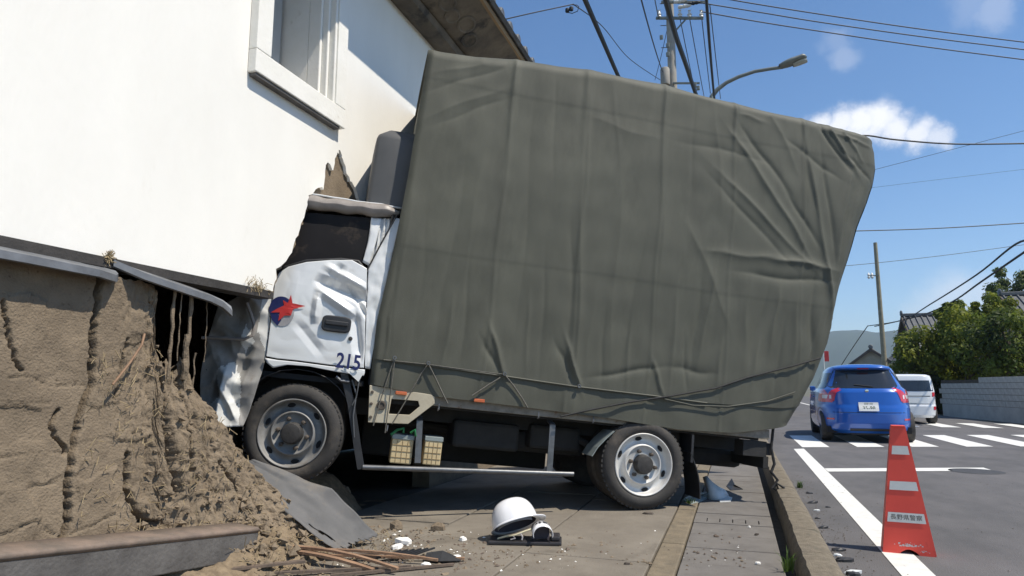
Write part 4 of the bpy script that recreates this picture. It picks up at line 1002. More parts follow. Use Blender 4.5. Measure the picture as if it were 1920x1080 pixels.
# bent grey sheet between heap and wheel
SHU = [pw(*q[:2], 'y', q[2]) for q in ((452, 866, 3.40), (488, 915, 3.42), (528, 957, 3.45), (570, 992, 3.48), (612, 1020, 3.52), (650, 1040, 3.56))]
SHD = [pw(*q[:2], 'y', q[2]) for q in ((476, 862, 3.46), (560, 890, 3.62), (622, 916, 3.70), (662, 956, 3.76), (694, 992, 3.82), (724, 1016, 3.88))]
def sheet_pt(s, t):
    # s along (0 top at wheel, 1 foot), t across
    up = SHU; dn = SHD
    f_ = s * 5; i = min(4, int(f_)); u_ = f_ - i
    a = up[i].lerp(up[i + 1], u_); c_ = dn[i].lerp(dn[i + 1], u_)
    p = a.lerp(c_, t)
    return p + Vector((.02, -.03, .04)) * (.55 * math.sin(t * math.pi * 1.3 + s * 4) * s * (1 - s) * 2 + .25 * math.sin(t * 9 + s * 5) * .35) + Vector((0, 0, .012 * nz3(s * 6, t * 6, 2)))
b = MB(-sheet_pt(1, .5))
NS, NT = 60, 34
vs_ = [sheet_pt(i / NS, j / NT) for i in range(NS + 1) for j in range(NT + 1)]; fs_ = []
for i in range(NS):
    for j in range(NT):
        s_, t_ = (i + .5) / NS, (j + .5) / NT
        if abs(t_ - .16 - .1 * (s_ - .6)) < .045 * (1 - abs(s_ - .70) / .14) and abs(s_ - .70) < .14: continue      # tear
        if s_ > .9 + .08 * nz3(j * .5, 1, 1): continue
        a = i * (NT + 1) + j; fs_.append((a, a + 1, a + NT + 2, a + NT + 1))
b.add(vs_, fs_); o = b.build('sheet_metal', 'sheet', smooth='all', solid=.003, label='crumpled grey metal sheet hanging below the front wheel', cat='metal sheet'); o.location = sheet_pt(1, .5)
# laths
def lath(a, c_, w_, h_, m, lab, bow=0):
    a, c_ = Vector(a), Vector(c_); mid = (a + c_) / 2; base = Vector((mid.x, mid.y, min(a.z, c_.z)))
    b = MB(-base); N_ = 6; pts = [a.lerp(c_, i / N_) + Vector((0, 0, bow * math.sin(math.pi * i / N_))) for i in range(N_ + 1)]
    for i in range(N_): b.bar(pts[i], pts[i + 1] + (pts[i + 1] - pts[i]) * .02, w_ * (1 - .05 * i), h_)
    o = b.build('broken_lath', m, label=lab, cat='lath', group='broken laths on the pavement'); o.location = base
    return o
def pz(px, py, z): return pw(px, py, 'z', z)
lath(pz(515, 1030, .155), pz(700, 1068, .115), .05, .014, 'lath', 'reddish lath pointing up-left towards the fallen beam, thickest of the pile', .02)
lath(pz(520, 1024, .165), pz(745, 1066, .13), .03, .012, 'lath', 'pale reddish lath second from the top of the pile', .03)
lath(pz(560, 1040, .13), pz(870, 1047, .115), .025, .012, 'lath', 'long reddish lath reaching right to the white chip at its tip', .0)
lath(pz(580, 1030, .15), pz(820, 1050, .125), .024, .012, 'lath', 'reddish lath lying just below the grey sheet', .015)
lath(pz(450, 1078, .12), pz(770, 1062, .112), .03, .014, 'lath2', 'dark lath along the bottom edge below the reddish laths', 0)
lath(pz(620, 1079, .115), pz(850, 1058, .11), .022, .012, 'lath2', 'dark thin lath lowest on the right of the pile', 0)
lath(pz(640, 1042, .12), pz(725, 1036, .13), .03, .012, 'lath2', 'short dark piece of lath in the middle of the pile', 0)
lath(pz(400, 1070, .17), pz(570, 1052, .15), .05, .012, 'lath2', 'dark board end sticking out below the fallen beam', 0)
# dark slatted grille fragment
gr = thing('grille_fragment', 'broken black slatted grille lying beside the reddish laths', 'grille', pz(790, 1045, .1))
b = MB(); gl = gr.location
for k in range(6):
    p = pz(725 + k * 13, 1043 - k * 1, .118) - gl; b.bar(p + Vector((-.03, -.06, 0)), p + Vector((.05, .07, .02)), .012, .008)
b.build('slat', 'black_plastic', gr)
b = MB(); P = [[pz(800, 1036, .14) - gl, pz(830, 1032, .15) - gl, pz(862, 1046, .115) - gl], [pz(795, 1050, .112) - gl, pz(825, 1052, .115) - gl, pz(864, 1051, .11) - gl]]; b.grid(P); b.build('flap', 'black_plastic', gr, solid=.006)
# white plaster chips
def chip(px, py, sx, sy, sz, rz, m, nm, lab, cat, grp, z=.105):
    c_ = pz(px, py, z); b = MB(); n_ = 7
    loop = [(sx * math.cos(2 * math.pi * i / n_) * random.uniform(.75, 1.1), sy * math.sin(2 * math.pi * i / n_) * random.uniform(.75, 1.1)) for i in range(n_)]
    tl = random.uniform(-.2, .2); R2 = lambda a, c2, d_: (a * math.cos(rz) - c2 * math.sin(rz), a * math.sin(rz) + c2 * math.cos(rz), d_ + a * tl)
    vs_ = [R2(a, c2, -.004 - abs(sx * tl) * .5) for a, c2 in loop] + [R2(a * random.uniform(.75, 1.1), c2 * random.uniform(.75, 1.1), sz * random.uniform(.35, .7)) for a, c2 in loop] + [R2(a * random.uniform(.3, .7), c2 * random.uniform(.3, .7), sz * random.uniform(.8, 1.1)) for a, c2 in loop] + [R2(0, 0, sz)]
    b.add(vs_, [(q * n_ + i, q * n_ + (i + 1) % n_, (q + 1) * n_ + (i + 1) % n_, (q + 1) * n_ + i) for q in (0, 1) for i in range(n_)] + [(2 * n_ + i, 2 * n_ + (i + 1) % n_, 3 * n_) for i in range(n_)])
    o = b.build(nm, m, label=lab, cat=cat, group=grp); o.location = c_; return o
CH = 'white plaster chips on the pavement'
chip(757, 1017, .055, .03, .03, .2, 'plaster', 'plaster_chip', 'largest white plaster chip right of the grey sheet', 'chip', CH)
chip(745, 1026, .035, .03, .02, .9, 'plaster', 'plaster_chip', 'white plaster chip just left of and below the largest one', 'chip', CH)
chip(867, 1012, .028, .022, .022, .5, 'plaster', 'plaster_chip', 'white plaster chip alone nearest the hard hat', 'chip', CH)
chip(852, 1046, .04, .022, .015, .4, 'plaster', 'plaster_chip', 'white plaster chip at the tip of the long lath', 'chip', CH)
chip(800, 1060, .035, .02, .015, .1, 'plaster', 'plaster_chip', 'white plaster chip lowest, under the end of the laths', 'chip', CH)
CC = 'clay lumps under the truck'
chip(745, 990, .05, .04, .05, .3, 'clay', 'clay_lump', 'clay lump in the shadow right of the grey sheet', 'clay lump', CC)
chip(822, 992, .06, .035, .04, .3, 'clay', 'clay_lump', 'clay lump in the shadow left of the hard hat', 'clay lump', CC)
chip(647, 945, .05, .05, .14, .3, 'clay', 'clay_lump', 'upright clay lump behind the grey sheet', 'clay lump', CC, .12)
chip(605, 925, .07, .05, .19, .3, 'clay', 'clay_lump', 'tall clay lump just below the front tyre', 'clay lump', CC, .12)
b = MB(); P = []
for i in range(50):
    a_ = i / 49; row = []
    for j in range(50):
        x = -4.3 + 1.75 * a_; yy = 3.55 + 1.9 * j / 49
        r2 = ((x + 3.40) / .58) ** 2 + ((yy - 4.62) / .52) ** 2
        row.append((x, yy, .05 + .40 * max(0, 1 - r2) ** .7 + .03 * fbm(x * 8, yy * 8, 1, 1, 4)))
    P.append(row)
b.grid(P); b.build('rubble_mound', 'soil', smooth='all', kind='stuff', label='mound of broken clay under the raised front wheel', cat='rubble')

for (nm_, m_, n_, lab_, sz) in (('plaster_crumbs', 'plaster', 130, 'tiny white plaster crumbs scattered over the slabs', .006), ('clay_crumbs', 'clay', 900, 'tiny clay crumbs and dust scattered over the slabs', .007), ('dark_crumbs', 'lath2', 500, 'tiny dark splinters scattered round the laths', .008)):
    b = MB()
    for i in range(n_):
        q = pz(random.gauss(720, 150) if i % 3 else random.uniform(520, 1400), random.triangular(985, 1078, 1040), .1); s_ = abs(random.gauss(0, sz)) * .6 + .0015
        if q.x < -2.6 or q.x > .2: continue
        Rm = Matrix.Rotation(random.uniform(0, 6), 3, 'Z')
        b.add([Vector((q.x, q.y, .098 + s_ * .3)) + Rm @ Vector(p) * s_ for p in ((1.8, .1, 0), (-1.4, 0, 0), (0, .8, 0), (.1, -.9, 0), (0, 0, .8), (0, 0, -.5))], [(0, 2, 4), (2, 1, 4), (1, 3, 4), (3, 0, 4), (2, 0, 5), (1, 2, 5), (3, 1, 5), (0, 3, 5)])
    b.build(nm_, m_, kind='stuff', label=lab_, cat='crumbs')
# ================================================================== HARD HAT, ARMBAND, CLIPBOARD
hp = pw(985, 1018, 'z', .1)
cbz = .104
tray = thing('clipboard', 'black clipboard lying on the pavement under the hard hat', 'clipboard', (hp.x, hp.y, .1), R(14))
b = MB(); b.box((-.225, -.075, .0), (.225, .10, .022)); b.build('board', 'board_black', tray, bevel=.006)
b = MB(); b.box((.16, -.05, .023), (.215, .08, .05)); b.build('clip', 'board_black', tray, bevel=.008)
hat = thing('hard_hat', 'white hard hat tipped back on the black clipboard', 'hard hat', (hp.x - .075, hp.y + .03, .125), R(18))
Rt = Matrix.Translation((0, .0, .075)) @ Matrix.Rotation(R(-17), 4, 'Y') @ Matrix.Rotation(R(-27), 4, 'X')
def hatmesh(r0, h0, inner):
    b = MB(); P = []
    for i in range(19):
        t = i / 18 * math.pi / 2
        P.append([Rt @ Vector((r0 * 1.0 * math.cos(t) ** .62 * math.cos(a) * 1.14, r0 * math.cos(t) ** .62 * math.sin(a) * .96, h0 * math.sin(t) ** 1.0 + (.004 * math.cos(2 * a) if i < 2 else 0))) for a in [2 * math.pi * k / 40 for k in range(41)]])
    b.grid(P); return b
hatmesh(.130, .160, 0).build('shell', 'hat', hat, smooth='all', fix=False)
hatmesh(.126, .155, 1).build('lining', 'hat_in', hat, smooth='all', fix=False)
b = MB(); P = []
for k in range(41):
    a = 2 * math.pi * k / 40; w_ = .012 + .035 * max(0, math.cos(a)) ** 2
    P.append([Rt @ Vector((0.129 * 1.14 * math.cos(a), 0.129 * .96 * math.sin(a), .004)), Rt @ Vector(((0.129 + w_) * 1.14 * math.cos(a), (0.129 + w_) * .96 * math.sin(a), -.008)), Rt @ Vector(((0.129 + w_) * 1.13 * math.cos(a), (0.129 + w_) * .95 * math.sin(a), -.013)), Rt @ Vector((.119 * 1.14 * math.cos(a), .119 * .96 * math.sin(a), -.002))])
b.grid(P); b.build('brim', 'hat', hat, smooth='all', fix=False)
for a0, m_ in ((-100, 'strap'), (-60, 'strap'), (-135, 'strap')):
    b = MB(); P = []
    for i in range(9):
        t = i / 8; a = R(a0); r_ = .112 * (1 - t * .75)
        P.append([Rt @ Vector((r_ * 1.12 * math.cos(a + q), r_ * .94 * math.sin(a + q), .012 + .085 * math.sin(t * 1.5))) for q in (-.09, .09)])
    b.grid(P); b.build('harness_strap', m_, hat, solid=.002)
b = MB(); P = [[Rt @ Vector((.104 * 1.12 * math.cos(R(a)), .104 * .94 * math.sin(R(a)), z)) for z in (-.012, .02)] for a in range(-170, -5, 11)]; b.grid(P); b.build('headband', 'strap', hat, solid=.003)
b = MB(); b.tube([(-.11, -.075, .005), (-.06, -.088, .022), (0, -.09, .03), (.06, -.078, .05), (.115, -.05, .062)], .006, 6); b.build('chin_strap', 'strap_y', hat, smooth=True)
b = MB(); b.tube([(-.02, -.09, .028), (.0, -.10, .012), (-.03, -.105, .006)], .004, 6); b.tube([(.03, -.085, .04), (.045, -.10, .02), (.04, -.105, .004)], .005, 6); b.build('chin_strap', 'strap', hat, smooth=True)
arm = thing('armband', 'white rolled armband with dark lettering leaning against the hard hat', 'armband', (hp.x + .115, hp.y - .02, .122), R(24))
b = MB(); P = []
for k in range(25):
    a = R(200 - k * 220 / 24); P.append([(.062 * math.cos(a) * (1 - .0 * q), -.045 + .11 * q, .046 + .052 * math.sin(a) + .012 * q) for q in (0, .5, 1)])
b.grid(P); b.build('band', 'hat', arm, smooth='all', solid=.003)
b = MB(); b.box((-.055, .06, .002), (.055, .063, .09)); b.build('band_inside', 'hat_in', arm)
for k, (a, q) in enumerate(((100, .55), (100, .72), (75, .6), (75, .75), (120, .62), (62, .7))):
    b = MB(); c_ = Vector((.0635 * math.cos(R(a)), -.045 + .11 * q, .047 + .0535 * math.sin(R(a)) + .012 * q)); b.obox(c_, (.006, .006, .0012), Matrix.Rotation(R(90 - a), 3, 'Y')); b.build('lettering', 'ink', arm)

# ================================================================== DEBRIS BY THE REAR WHEEL AND IN THE GUTTER
def shard(loop, z, h, m, nm, lab, cat, grp=None, bend=.0):
    pts = [pz(px, py, z + dz) for px, py, dz in loop]; c_ = sum(pts, Vector()) / len(pts); base = Vector((c_.x, c_.y, z))
    b = MB(-base); top = [p + Vector((0, 0, h)) for p in pts]; n_ = len(pts); mid = c_ + Vector((0, 0, h + bend))
    b.add(pts + top + [mid, c_], [(i, (i + 1) % n_, n_ + (i + 1) % n_, n_ + i) for i in range(n_)] + [(n_ + i, n_ + (i + 1) % n_, 2 * n_) for i in range(n_)] + [((i + 1) % n_, i, 2 * n_ + 1) for i in range(n_)])
    o = b.build(nm, m, label=lab, cat=cat, group=grp); o.location = base; return o
# white bumper fragment, a curved shell standing on edge
wf = thing('bumper_fragment', 'curved white plastic bumper fragment behind the rear wheel', 'fragment', pz(1345, 935, .1))
b = MB(-wf.location); P = []
for (px, py, h) in ((1326, 935, .0), (1334, 937, .0), (1345, 938, .0), (1357, 938, .0), (1368, 934, .0)):
    p = pz(px, py, .1); hh = interp(px, [(1326, .17), (1334, .19), (1345, .14), (1357, .10), (1368, .06)])
    P.append([p, p + Vector((-.01, .03, hh * .5)), p + Vector((-.035, .07, hh))])
b.grid(P); b.build('shell', 'white_plastic', wf, smooth='all', solid=.006)
shard([(1280, 938, 0), (1300, 926, .02), (1328, 925, .05), (1330, 933, .0), (1310, 943, 0), (1296, 947, 0)], .1, .008, 'grey_plastic', 'light_fragment', 'flat grey shard of trim beside the rear mud flap', 'fragment', None, .02)
shard([(1345, 936, 0), (1358, 931, .01), (1373, 934, .01), (1370, 941, 0), (1350, 942, 0)], .1, .008, 'white_plastic', 'trim_fragment', 'small white shard lying flat in front of the bumper fragment', 'fragment')
shard([(1362, 912, .0), (1372, 898, .06), (1378, 910, .03), (1393, 918, 0), (1370, 920, 0)], .1, .006, 'black_plastic', 'trim_fragment', 'black twisted trim piece behind the white bumper fragment', 'fragment')
GF = 'black fragments in the gutter'
for (px, py, s_, lab) in ((1522, 943, .05, 'long black fragment in the gutter nearest the blue car'), (1553, 951, .03, 'small black fragment out on the asphalt beside the white line'), (1533, 972, .03, 'brown fragment against the kerb, middle of the gutter'), (1543, 990, .04, 'dark fragment leaning on the kerb halfway along'),
                          (1572, 1032, .05, 'dark fragment at the end of the cone shadow'), (1582, 1052, .06, 'dark lump on the kerb edge below the cone shadow'), (1603, 1078, .05, 'black fragment at the very bottom edge by the kerb'), (1518, 925, .04, 'dark fragment farthest along the gutter')):
    chip(px, py, s_, s_ * .45, s_ * .35, .3, 'black_plastic', 'gutter_fragment', lab, 'fragment', GF, .003)
WFR = 'white chips in the gutter'
for (px, py, s_, lab) in ((1532, 957, .03, 'white chip in the gutter below the long black fragment'), (1571, 1041, .03, 'white chip at the end of the cone shadow'), (1598, 1074, .05, 'white chip at the bottom edge by the kerb')):
    chip(px, py, s_, s_ * .5, s_ * .3, .1, 'white_plastic', 'gutter_chip', lab, 'fragment', WFR, .003)
for (px, py, s_, lab) in ((1215, 962, .05, 'row of dark crumbs touching the rear tyre'), (1418, 1002, .015, 'dark pebble on the gutter lids'), (1175, 1057, .02, 'small brown leaf on the slab in front of the rear wheel'), (1420, 1056, .018, 'pale pebble on the nearest gutter lid'), (1405, 988, .012, 'pale chip on the gutter lids by the kerb')):
    chip(px, py, s_, s_ * .4, .008, .1, 'nut' if 'pale' not in lab else 'plaster', 'small_debris', lab, 'debris', 'small debris on the pavement', .104)
gv = MB()
for i in range(900):
    yy = random.uniform(3.2, 9); x = .50 + abs(random.gauss(0, .13)) if i % 4 else random.uniform(.5, 4); s_ = random.uniform(.002, .007)
    c_ = Vector((x, yy, s_ * .5)); gv.add([c_ + Vector(p) * s_ for p in ((1.2, 0, 0), (-1, .2, 0), (0, 1, 0), (0, -1, 0), (0, 0, .7))], [(0, 2, 4), (2, 1, 4), (1, 3, 4), (3, 0, 4)])
gv.build('grit', 'nut', kind='stuff', label='fine grit along the gutter of the road', cat='grit')
def weed(px, py, z, n_, h_, lab):
    p = pz(px, py, z); b = MB()
    for i in range(n_):
        a = random.uniform(0, 6.28); L = h_ * random.uniform(.5, 1.1); d = Vector((math.cos(a), math.sin(a), 0)); s_ = d.cross(Vector((0, 0, 1))) * .004
        q0 = Vector((random.gauss(0, .015), random.gauss(0, .02), 0)); pts = [q0, q0 + d * L * .2 + Vector((0, 0, L * .6)), q0 + d * L * .6 + Vector((0, 0, L * .85))]
        b.add([pts[0] - s_, pts[0] + s_, pts[1] + s_ * .8, pts[1] - s_ * .8, pts[2]], [(0, 1, 2, 3), (3, 2, 4)])
    o = b.build('weed', 'grass', label=lab, cat='weed', group='weeds along the kerb', fix=False); o.location = p; return o
weed(1500, 915, .0, 30, .09, 'weed growing on the road side of the kerb, beside the white line')
weed(1478, 1072, .1, 12, .14, 'tuft of grass blades in the kerb shadow at the bottom edge')
weed(1448, 882, .1, 26, .09, 'weed at the foot of the kerb below the truck strap')
weed(1292, 945, .1, 22, .06, 'weed in the joint right of the rear tyre')

# ================================================================== TRAFFIC CONE
cp = (pw(1662, 1043, 'z', 0) + pw(1762, 1045, 'z', 0)) / 2
fdir = Vector((-cp.x, -cp.y, 0)).normalized()
cone = thing('traffic_cone', 'red four-sided traffic cone with three pale bands on the road edge', 'traffic cone', cp + Vector((0, .13, .0)), math.atan2(fdir.y, fdir.x) + R(90) + R(5))
CHH, CW0, CW1 = .80, .142, .034
def cw(z): return CW1 + (CW0 - CW1) * (1 - z / CHH)
b = MB(); N_ = 12
pts_b = [(-CW0, 0)] + [(-CW0 * .42 + CW0 * .84 * i / N_, .032 * math.sin(math.pi * i / N_)) for i in range(N_ + 1)] + [(CW0, 0)]
loop = pts_b + [(CW1, CHH), (-CW1, CHH)]
b.prism(loop, lambda a, z, d: (a, -(.085 - (.085 - .03) * z / CHH) + d, z), 0, .006); b.build('front_panel', 'red_plastic', cone)
b = MB(); b.prism([(-CW0, 0), (CW0, 0), (CW1, CHH), (-CW1, CHH)], lambda a, z, d: (a, (.085 - (.085 - .03) * z / CHH) - d, z), 0, .006); b.build('back_panel', 'red_plastic', cone)
for s_ in (-1, 1):
    b = MB(); b.prism([(-.085, .004), (.085, .004), (.03, CHH - .002), (-.03, CHH - .002)], lambda a, z, d, s_=s_: (s_ * (cw(z) + .002 + d), a, z), -.002, .006); b.build('side_panel', 'red_plastic', cone)
b = MB(); b.box((-CW1 - .006, -.04, CHH - .004), (CW1 + .006, .04, CHH + .006)); b.build('cap', 'red_plastic', cone, bevel=.003)
def fy(z): return -(.085 - (.085 - .03) * z / CHH) - .003
for (z0, z1) in ((.62, .675), (.395, .45), (.195, .255)):
    b = MB(); k0, k1 = cw(z0) - .007, cw(z1) - .007
    b.add([(-k0, fy(z0), z0), (k0, fy(z0), z0), (k1, fy(z1), z1), (-k1, fy(z1), z1)], [(0, 1, 2, 3)]); band = b.build('reflective_band', 'reflect', cone)
place_text('長野県警察', .036, 'lettering', 'ink', cone, (0, fy(.225) - .002, .225), (1, 0, 0), (0, .07, 1), 1.0)
b = MB(); random.seed(8)
for i in range(60):
    x, z = random.gauss(.0, .03), .052 + abs(random.gauss(0, .009)); s_ = random.uniform(.002, .007); b.add([(x - s_, fy(z) - .001, z - s_ * .4), (x + s_, fy(z) - .001, z - s_ * .5), (x + s_ * .6, fy(z + s_) - .001, z + s_ * .7), (x - s_ * .5, fy(z + s_) - .001, z + s_ * .6)], [(0, 1, 2, 3)])
for i in range(14):
    x, z = random.gauss(.085, .012), .022 + abs(random.gauss(0, .006)); s_ = random.uniform(.002, .004); b.add([(x - s_, fy(z) - .001, z - s_ * .4), (x + s_, fy(z) - .001, z - s_ * .5), (x, fy(z + s_) - .001, z + s_)], [(0, 1, 2)])
b.build('scuff_marks', 'scuff', cone)

# ================================================================== CARS
def make_car(root, L, levels, paint, spec):
    """levels: (z, half width, rear y, front y, corner exponent); car faces +y, origin under rear end centre"""
    zs_ = [l_[0] for l_ in levels]
    def at_z(z, k): return float(np.interp(z, zs_, [l_[k] for l_ in levels]))
    def rear(x, z, off=0):
        hw, y0, y1, n_ = (at_z(z, k) for k in (1, 2, 3, 4)); yc, hl = (y0 + y1) / 2, (y1 - y0) / 2
        return Vector((x, yc - hl * max(0, 1 - min(1, abs(x / hw)) ** n_) ** (1 / n_) - off, z))
    def sidep(y_, z, s_, off=0):
        hw, y0, y1, n_ = (at_z(z, k) for k in (1, 2, 3, 4)); yc, hl = (y0 + y1) / 2, (y1 - y0) / 2
        return Vector((s_ * (hw * max(0, 1 - min(1, abs((y_ - yc) / hl)) ** n_) ** (1 / n_) + off), y_, z))
    b = MB(); P = []
    zz = sorted(set(list(np.linspace(zs_[0], zs_[-1], 44)) + zs_))
    for z in zz:
        hw, y0, y1, n_ = (at_z(z, k) for k in (1, 2, 3, 4)); yc, hl = (y0 + y1) / 2, (y1 - y0) / 2; row = []
        for k in range(73):
            a = 2 * math.pi * k / 72; c_, s_ = math.cos(a), math.sin(a)
            row.append((math.copysign(abs(c_) ** (2 / n_), c_) * hw, yc + math.copysign(abs(s_) ** (2 / n_), s_) * hl, z))
        P.append(row)
    top = P[-1]; zc = zs_[-1]; cx_ = sum(p[1] for p in top) / len(top)
    P.append([(p[0] * .6, cx_ + (p[1] - cx_) * .6, zc + .02) for p in top]); P.append([(0, cx_, zc + .03)] * 73)
    b.grid(P); body = b.build('body', paint, root, smooth='all')
    def rpatch(xa, xb, za, zb, name, m, off=.006, parent=root, nx=14, nzp=8, shape=None):
        b = MB(); G = []
        for j in range(nzp + 1):
            z = za + (zb - za) * j / nzp
            if shape: x0, x1 = shape(z)
            else: x0, x1 = xa, xb
            G.append([rear(x0 + (x1 - x0) * i / nx, z, off) for i in range(nx + 1)])
        b.grid(G); return b.build(name, m, parent, smooth='all', fix=False)
    def spatch(ya, yb, za, zb, s_, name, m, off=.006, parent=root, shape=None):
        b = MB(); G = []
        for j in range(7):
            z = za + (zb - za) * j / 6; y0, y1 = shape(z) if shape else (ya, yb)
            G.append([sidep(y0 + (y1 - y0) * i / 12, z, s_, off) for i in range(13)])
        b.grid(G); return b.build(name, m, parent, smooth='all', fix=False)
    def wheels(tw, wr, ya, yb):
        for y_ in (ya, yb):
            for s_ in (-1, 1):
                b = MB(); c_ = (s_ * tw, y_, wr); prof = [(.55 * wr, .0), (.66 * wr, s_ * .012), (.92 * wr, s_ * .012), (wr, -s_ * .02), (wr, -s_ * .16), (.9 * wr, -s_ * .19), (.1, -s_ * .19)]
                b.lathe(prof, 28, 'x', c_); o = b.build('wheel', 'tyre', root, smooth=True)
                b = MB(); b.lathe([(.64 * wr, s_ * .006), (.58 * wr, -s_ * .02), (.2 * wr, -s_ * .005), (.02, s_ * .0)], 24, 'x', c_); b.build('rim', 'rim', o, smooth=True)
                b = MB(); Pq = []
                for k in range(15):
                    a = math.pi * k / 14; yy_ = y_ + (wr + .045) * math.cos(a); z = wr + (wr + .045) * math.sin(a)
                    q0 = sidep(yy_, max(zs_[0], z), s_, .004); q1 = sidep(y_ + wr * .2 * math.cos(a), max(zs_[0], wr + .0), s_, .004); Pq.append([q0, Vector((q0.x - s_ * .02, y_ + (wr) * math.cos(a) * .9, wr + wr * .9 * math.sin(a)))])
                b.grid(Pq); b.build('wheel_arch', 'black_plastic', root, smooth='all', fix=False)
    return rpatch, spatch, wheels, rear, sidep, body
def blue_hatchback():
    cy0 = 14.35
    root = thing('parked_car' if False else 'car', 'blue hatchback driving away past the crosswalk', 'car', (2.38, cy0, 0), R(-1.5))
    lev = [(.17, .74, .16, 3.6, 5), (.24, .80, .05, 3.74, 5), (.36, .835, .0, 3.8, 4.5), (.55, .845, .0, 3.82, 4.2), (.66, .845, .03, 3.82, 4.2), (.72, .84, .055, 3.8, 4.2), (.95, .825, .10, 3.6, 4.2), (1.0, .795, .13, 3.1, 4.0), (1.06, .745, .20, 2.85, 3.8), (1.2, .69, .33, 2.55, 3.8), (1.36, .63, .47, 2.25, 3.8), (1.42, .595, .50, 2.1, 3.6), (1.46, .54, .50, 1.95, 3.4), (1.49, .44, .56, 1.8, 3)]
    rp, sp, wh, rear, sidep, body = make_car(root, 3.85, lev, 'car_blue', None)
    rp(0, 0, 1.03, 1.385, 'rear_window', 'car_glass', .006, shape=lambda z: (-np.interp(z, [1.03, 1.08, 1.385], [.60, .655, .52]), np.interp(z, [1.03, 1.08, 1.385], [.60, .655, .52])))
    b = MB(); P = [[rear(-.50 + 1.0 * i / 14, z, o_) for i in range(15)] for z, o_ in ((1.385, .01), (1.40, .06), (1.425, .10), (1.45, .08), (1.47, .0))]; b.grid(P); b.build('spoiler', 'car_blue', root, smooth='all', fix=False)
    b = MB(); P = [[rear(-.1 + .2 * i / 4, z, o_) for i in range(5)] for z, o_ in ((1.402, .068), (1.422, .104))]; b.grid(P); b.build('brake_lamp', 'tail_red', root, fix=False)
    for s_ in (-1, 1):
        sh_ = (lambda z, s_=s_: (s_ * np.interp(z, [.76, .84, .98, 1.04], [.60, .63, .70, .73]), s_ * np.interp(z, [.76, .84, .98, 1.04], [.81, .812, .785, .765])))
        o = rp(0, 0, .76, 1.04, 'tail_lamp', 'tail_red', .012, shape=sh_)
        rp(0, 0, .83, .90, 'lamp_lens', 'tail_clear', .016, parent=o, shape=lambda z, s_=s_: (s_ * .62, s_ * .76))
        sp(0, 0, .78, 1.04, s_, 'lamp_side', 'tail_red', .012, parent=o, shape=lambda z: (.16, .32 - (z - .78) * .3))
        sp(0, 0, 1.03, 1.34, s_, 'side_window', 'car_glass', .005, shape=lambda z: (.52 + (z - 1.03) * .35, 1.28))
        sp(0, 0, 1.03, 1.34, s_, 'side_window', 'car_glass', .005, shape=lambda z: (1.34, 2.55 - (z - 1.03) * 1.6))
        b = MB(); c_ = sidep(2.35, 1.02, s_, .03); b.obox(c_, (.055, .04, .05), Matrix.Identity(3)); b.build('door_mirror', 'car_blue', root, bevel=.02)
        b = MB(); b.grid([[sidep(y_, z, s_, .004) for y_ in (1.31, 1.318)] for z in np.linspace(.35, 1.34, 8)]); b.build('door_gap', 'black_plastic', root, fix=False)
        b = MB(); b.obox(sidep(1.5, .86, s_, .015), (.012, .07, .014), Matrix.Identity(3)); b.build('door_handle', 'car_blue', root, bevel=.005)
    rp(-.17, .17, .60, .765, 'number_plate', 'plate', .02)
    q = rear(0, .655, .024); place_text('35-98', .095, 'plate_number', 'plate_ink', root, q, (1, 0, 0), (0, .05, 1), 1.0)
    q = rear(0, .735, .024); place_text('長野 500', .04, 'plate_number', 'plate_ink', root, q, (1, 0, 0), (0, .05, 1), 1.0)
    b = MB(); b.lathe([(.001, -.012), (.03, -.01), (.034, 0)], 16, 'y', rear(0, .98, .008)); b.build('badge', 'chrome', root, smooth=True)
    b = MB(); P = [[rear(x, z, .004) for x in np.linspace(-.62, .62, 15)] for z in (.568, .578)]; b.grid(P); b.build('tailgate_gap', 'black_plastic', root, fix=False)
    rp(-.34, .34, .22, .27, 'bumper_insert', 'black_plastic', .008)
    for s_ in (-1, 1): rp(s_ * .60, s_ * .72, .43, .46, 'reflector', 'tail_red', .010)
    b = MB(); b.tube([rear(.12, 1.06, .02), rear(-.2, 1.10, .02)], .01, 6); b.build('wiper', 'black_plastic', root)
    b = MB(); b.box((-.35, .15, .14), (.35, .5, .24)); b.build('silencer', 'chassis', root, bevel=.03)
    b = MB(); b.box((-.72, .2, .18), (.72, 3.4, .30)); b.build('underbody', 'interior', root)
    wh(.80, .30, .62, 3.05)
    return root
blue_hatchback()
van = thing('van', 'white van farther along the road beyond the blue hatchback', 'van', (4.78, 22.1, 0), R(2))
lev = [(.18, .66, .06, 3.2, 6), (.26, .71, .0, 3.3, 6), (.5, .735, -.01, 3.32, 6), (.56, .735, .02, 3.32, 6), (.92, .735, .03, 3.25, 6), (.95, .73, .04, 3.1, 6), (1.28, .68, .10, 2.75, 6), (1.37, .65, .12, 2.6, 6), (1.41, .58, .18, 2.5, 5)]
rp, sp, wh, rear, sidep, body = make_car(van, 3.3, lev, 'car_white', None)
rp(0, 0, .93, 1.24, 'rear_window', 'car_glass', .006, shape=lambda z: (-.60, .60)); rp(-.2, .2, .60, .74, 'number_plate', 'plate', .012)
rp(-.66, .66, .78, .80, 'tailgate_gap', 'black_plastic', .004); rp(-.66, .66, .56, .575, 'bumper_gap', 'black_plastic', .004)
for s_ in (-1, 1):
    rp(s_ * .56, s_ * .70, .78, .90, 'tail_lamp', 'tail_red', .01); rp(s_ * .56, s_ * .70, .40, .50, 'reflector', 'tail_red', .01)
    sp(.4, 1.3, .97, 1.24, s_, 'side_window', 'car_glass'); sp(1.36, 2.4, .97, 1.24, s_, 'side_window', 'car_glass')
b = MB(); b.obox((.80, 2.5, .95), (.08, .04, .07), Matrix.Identity(3)); b.build('door_mirror', 'car_white', van, bevel=.015)
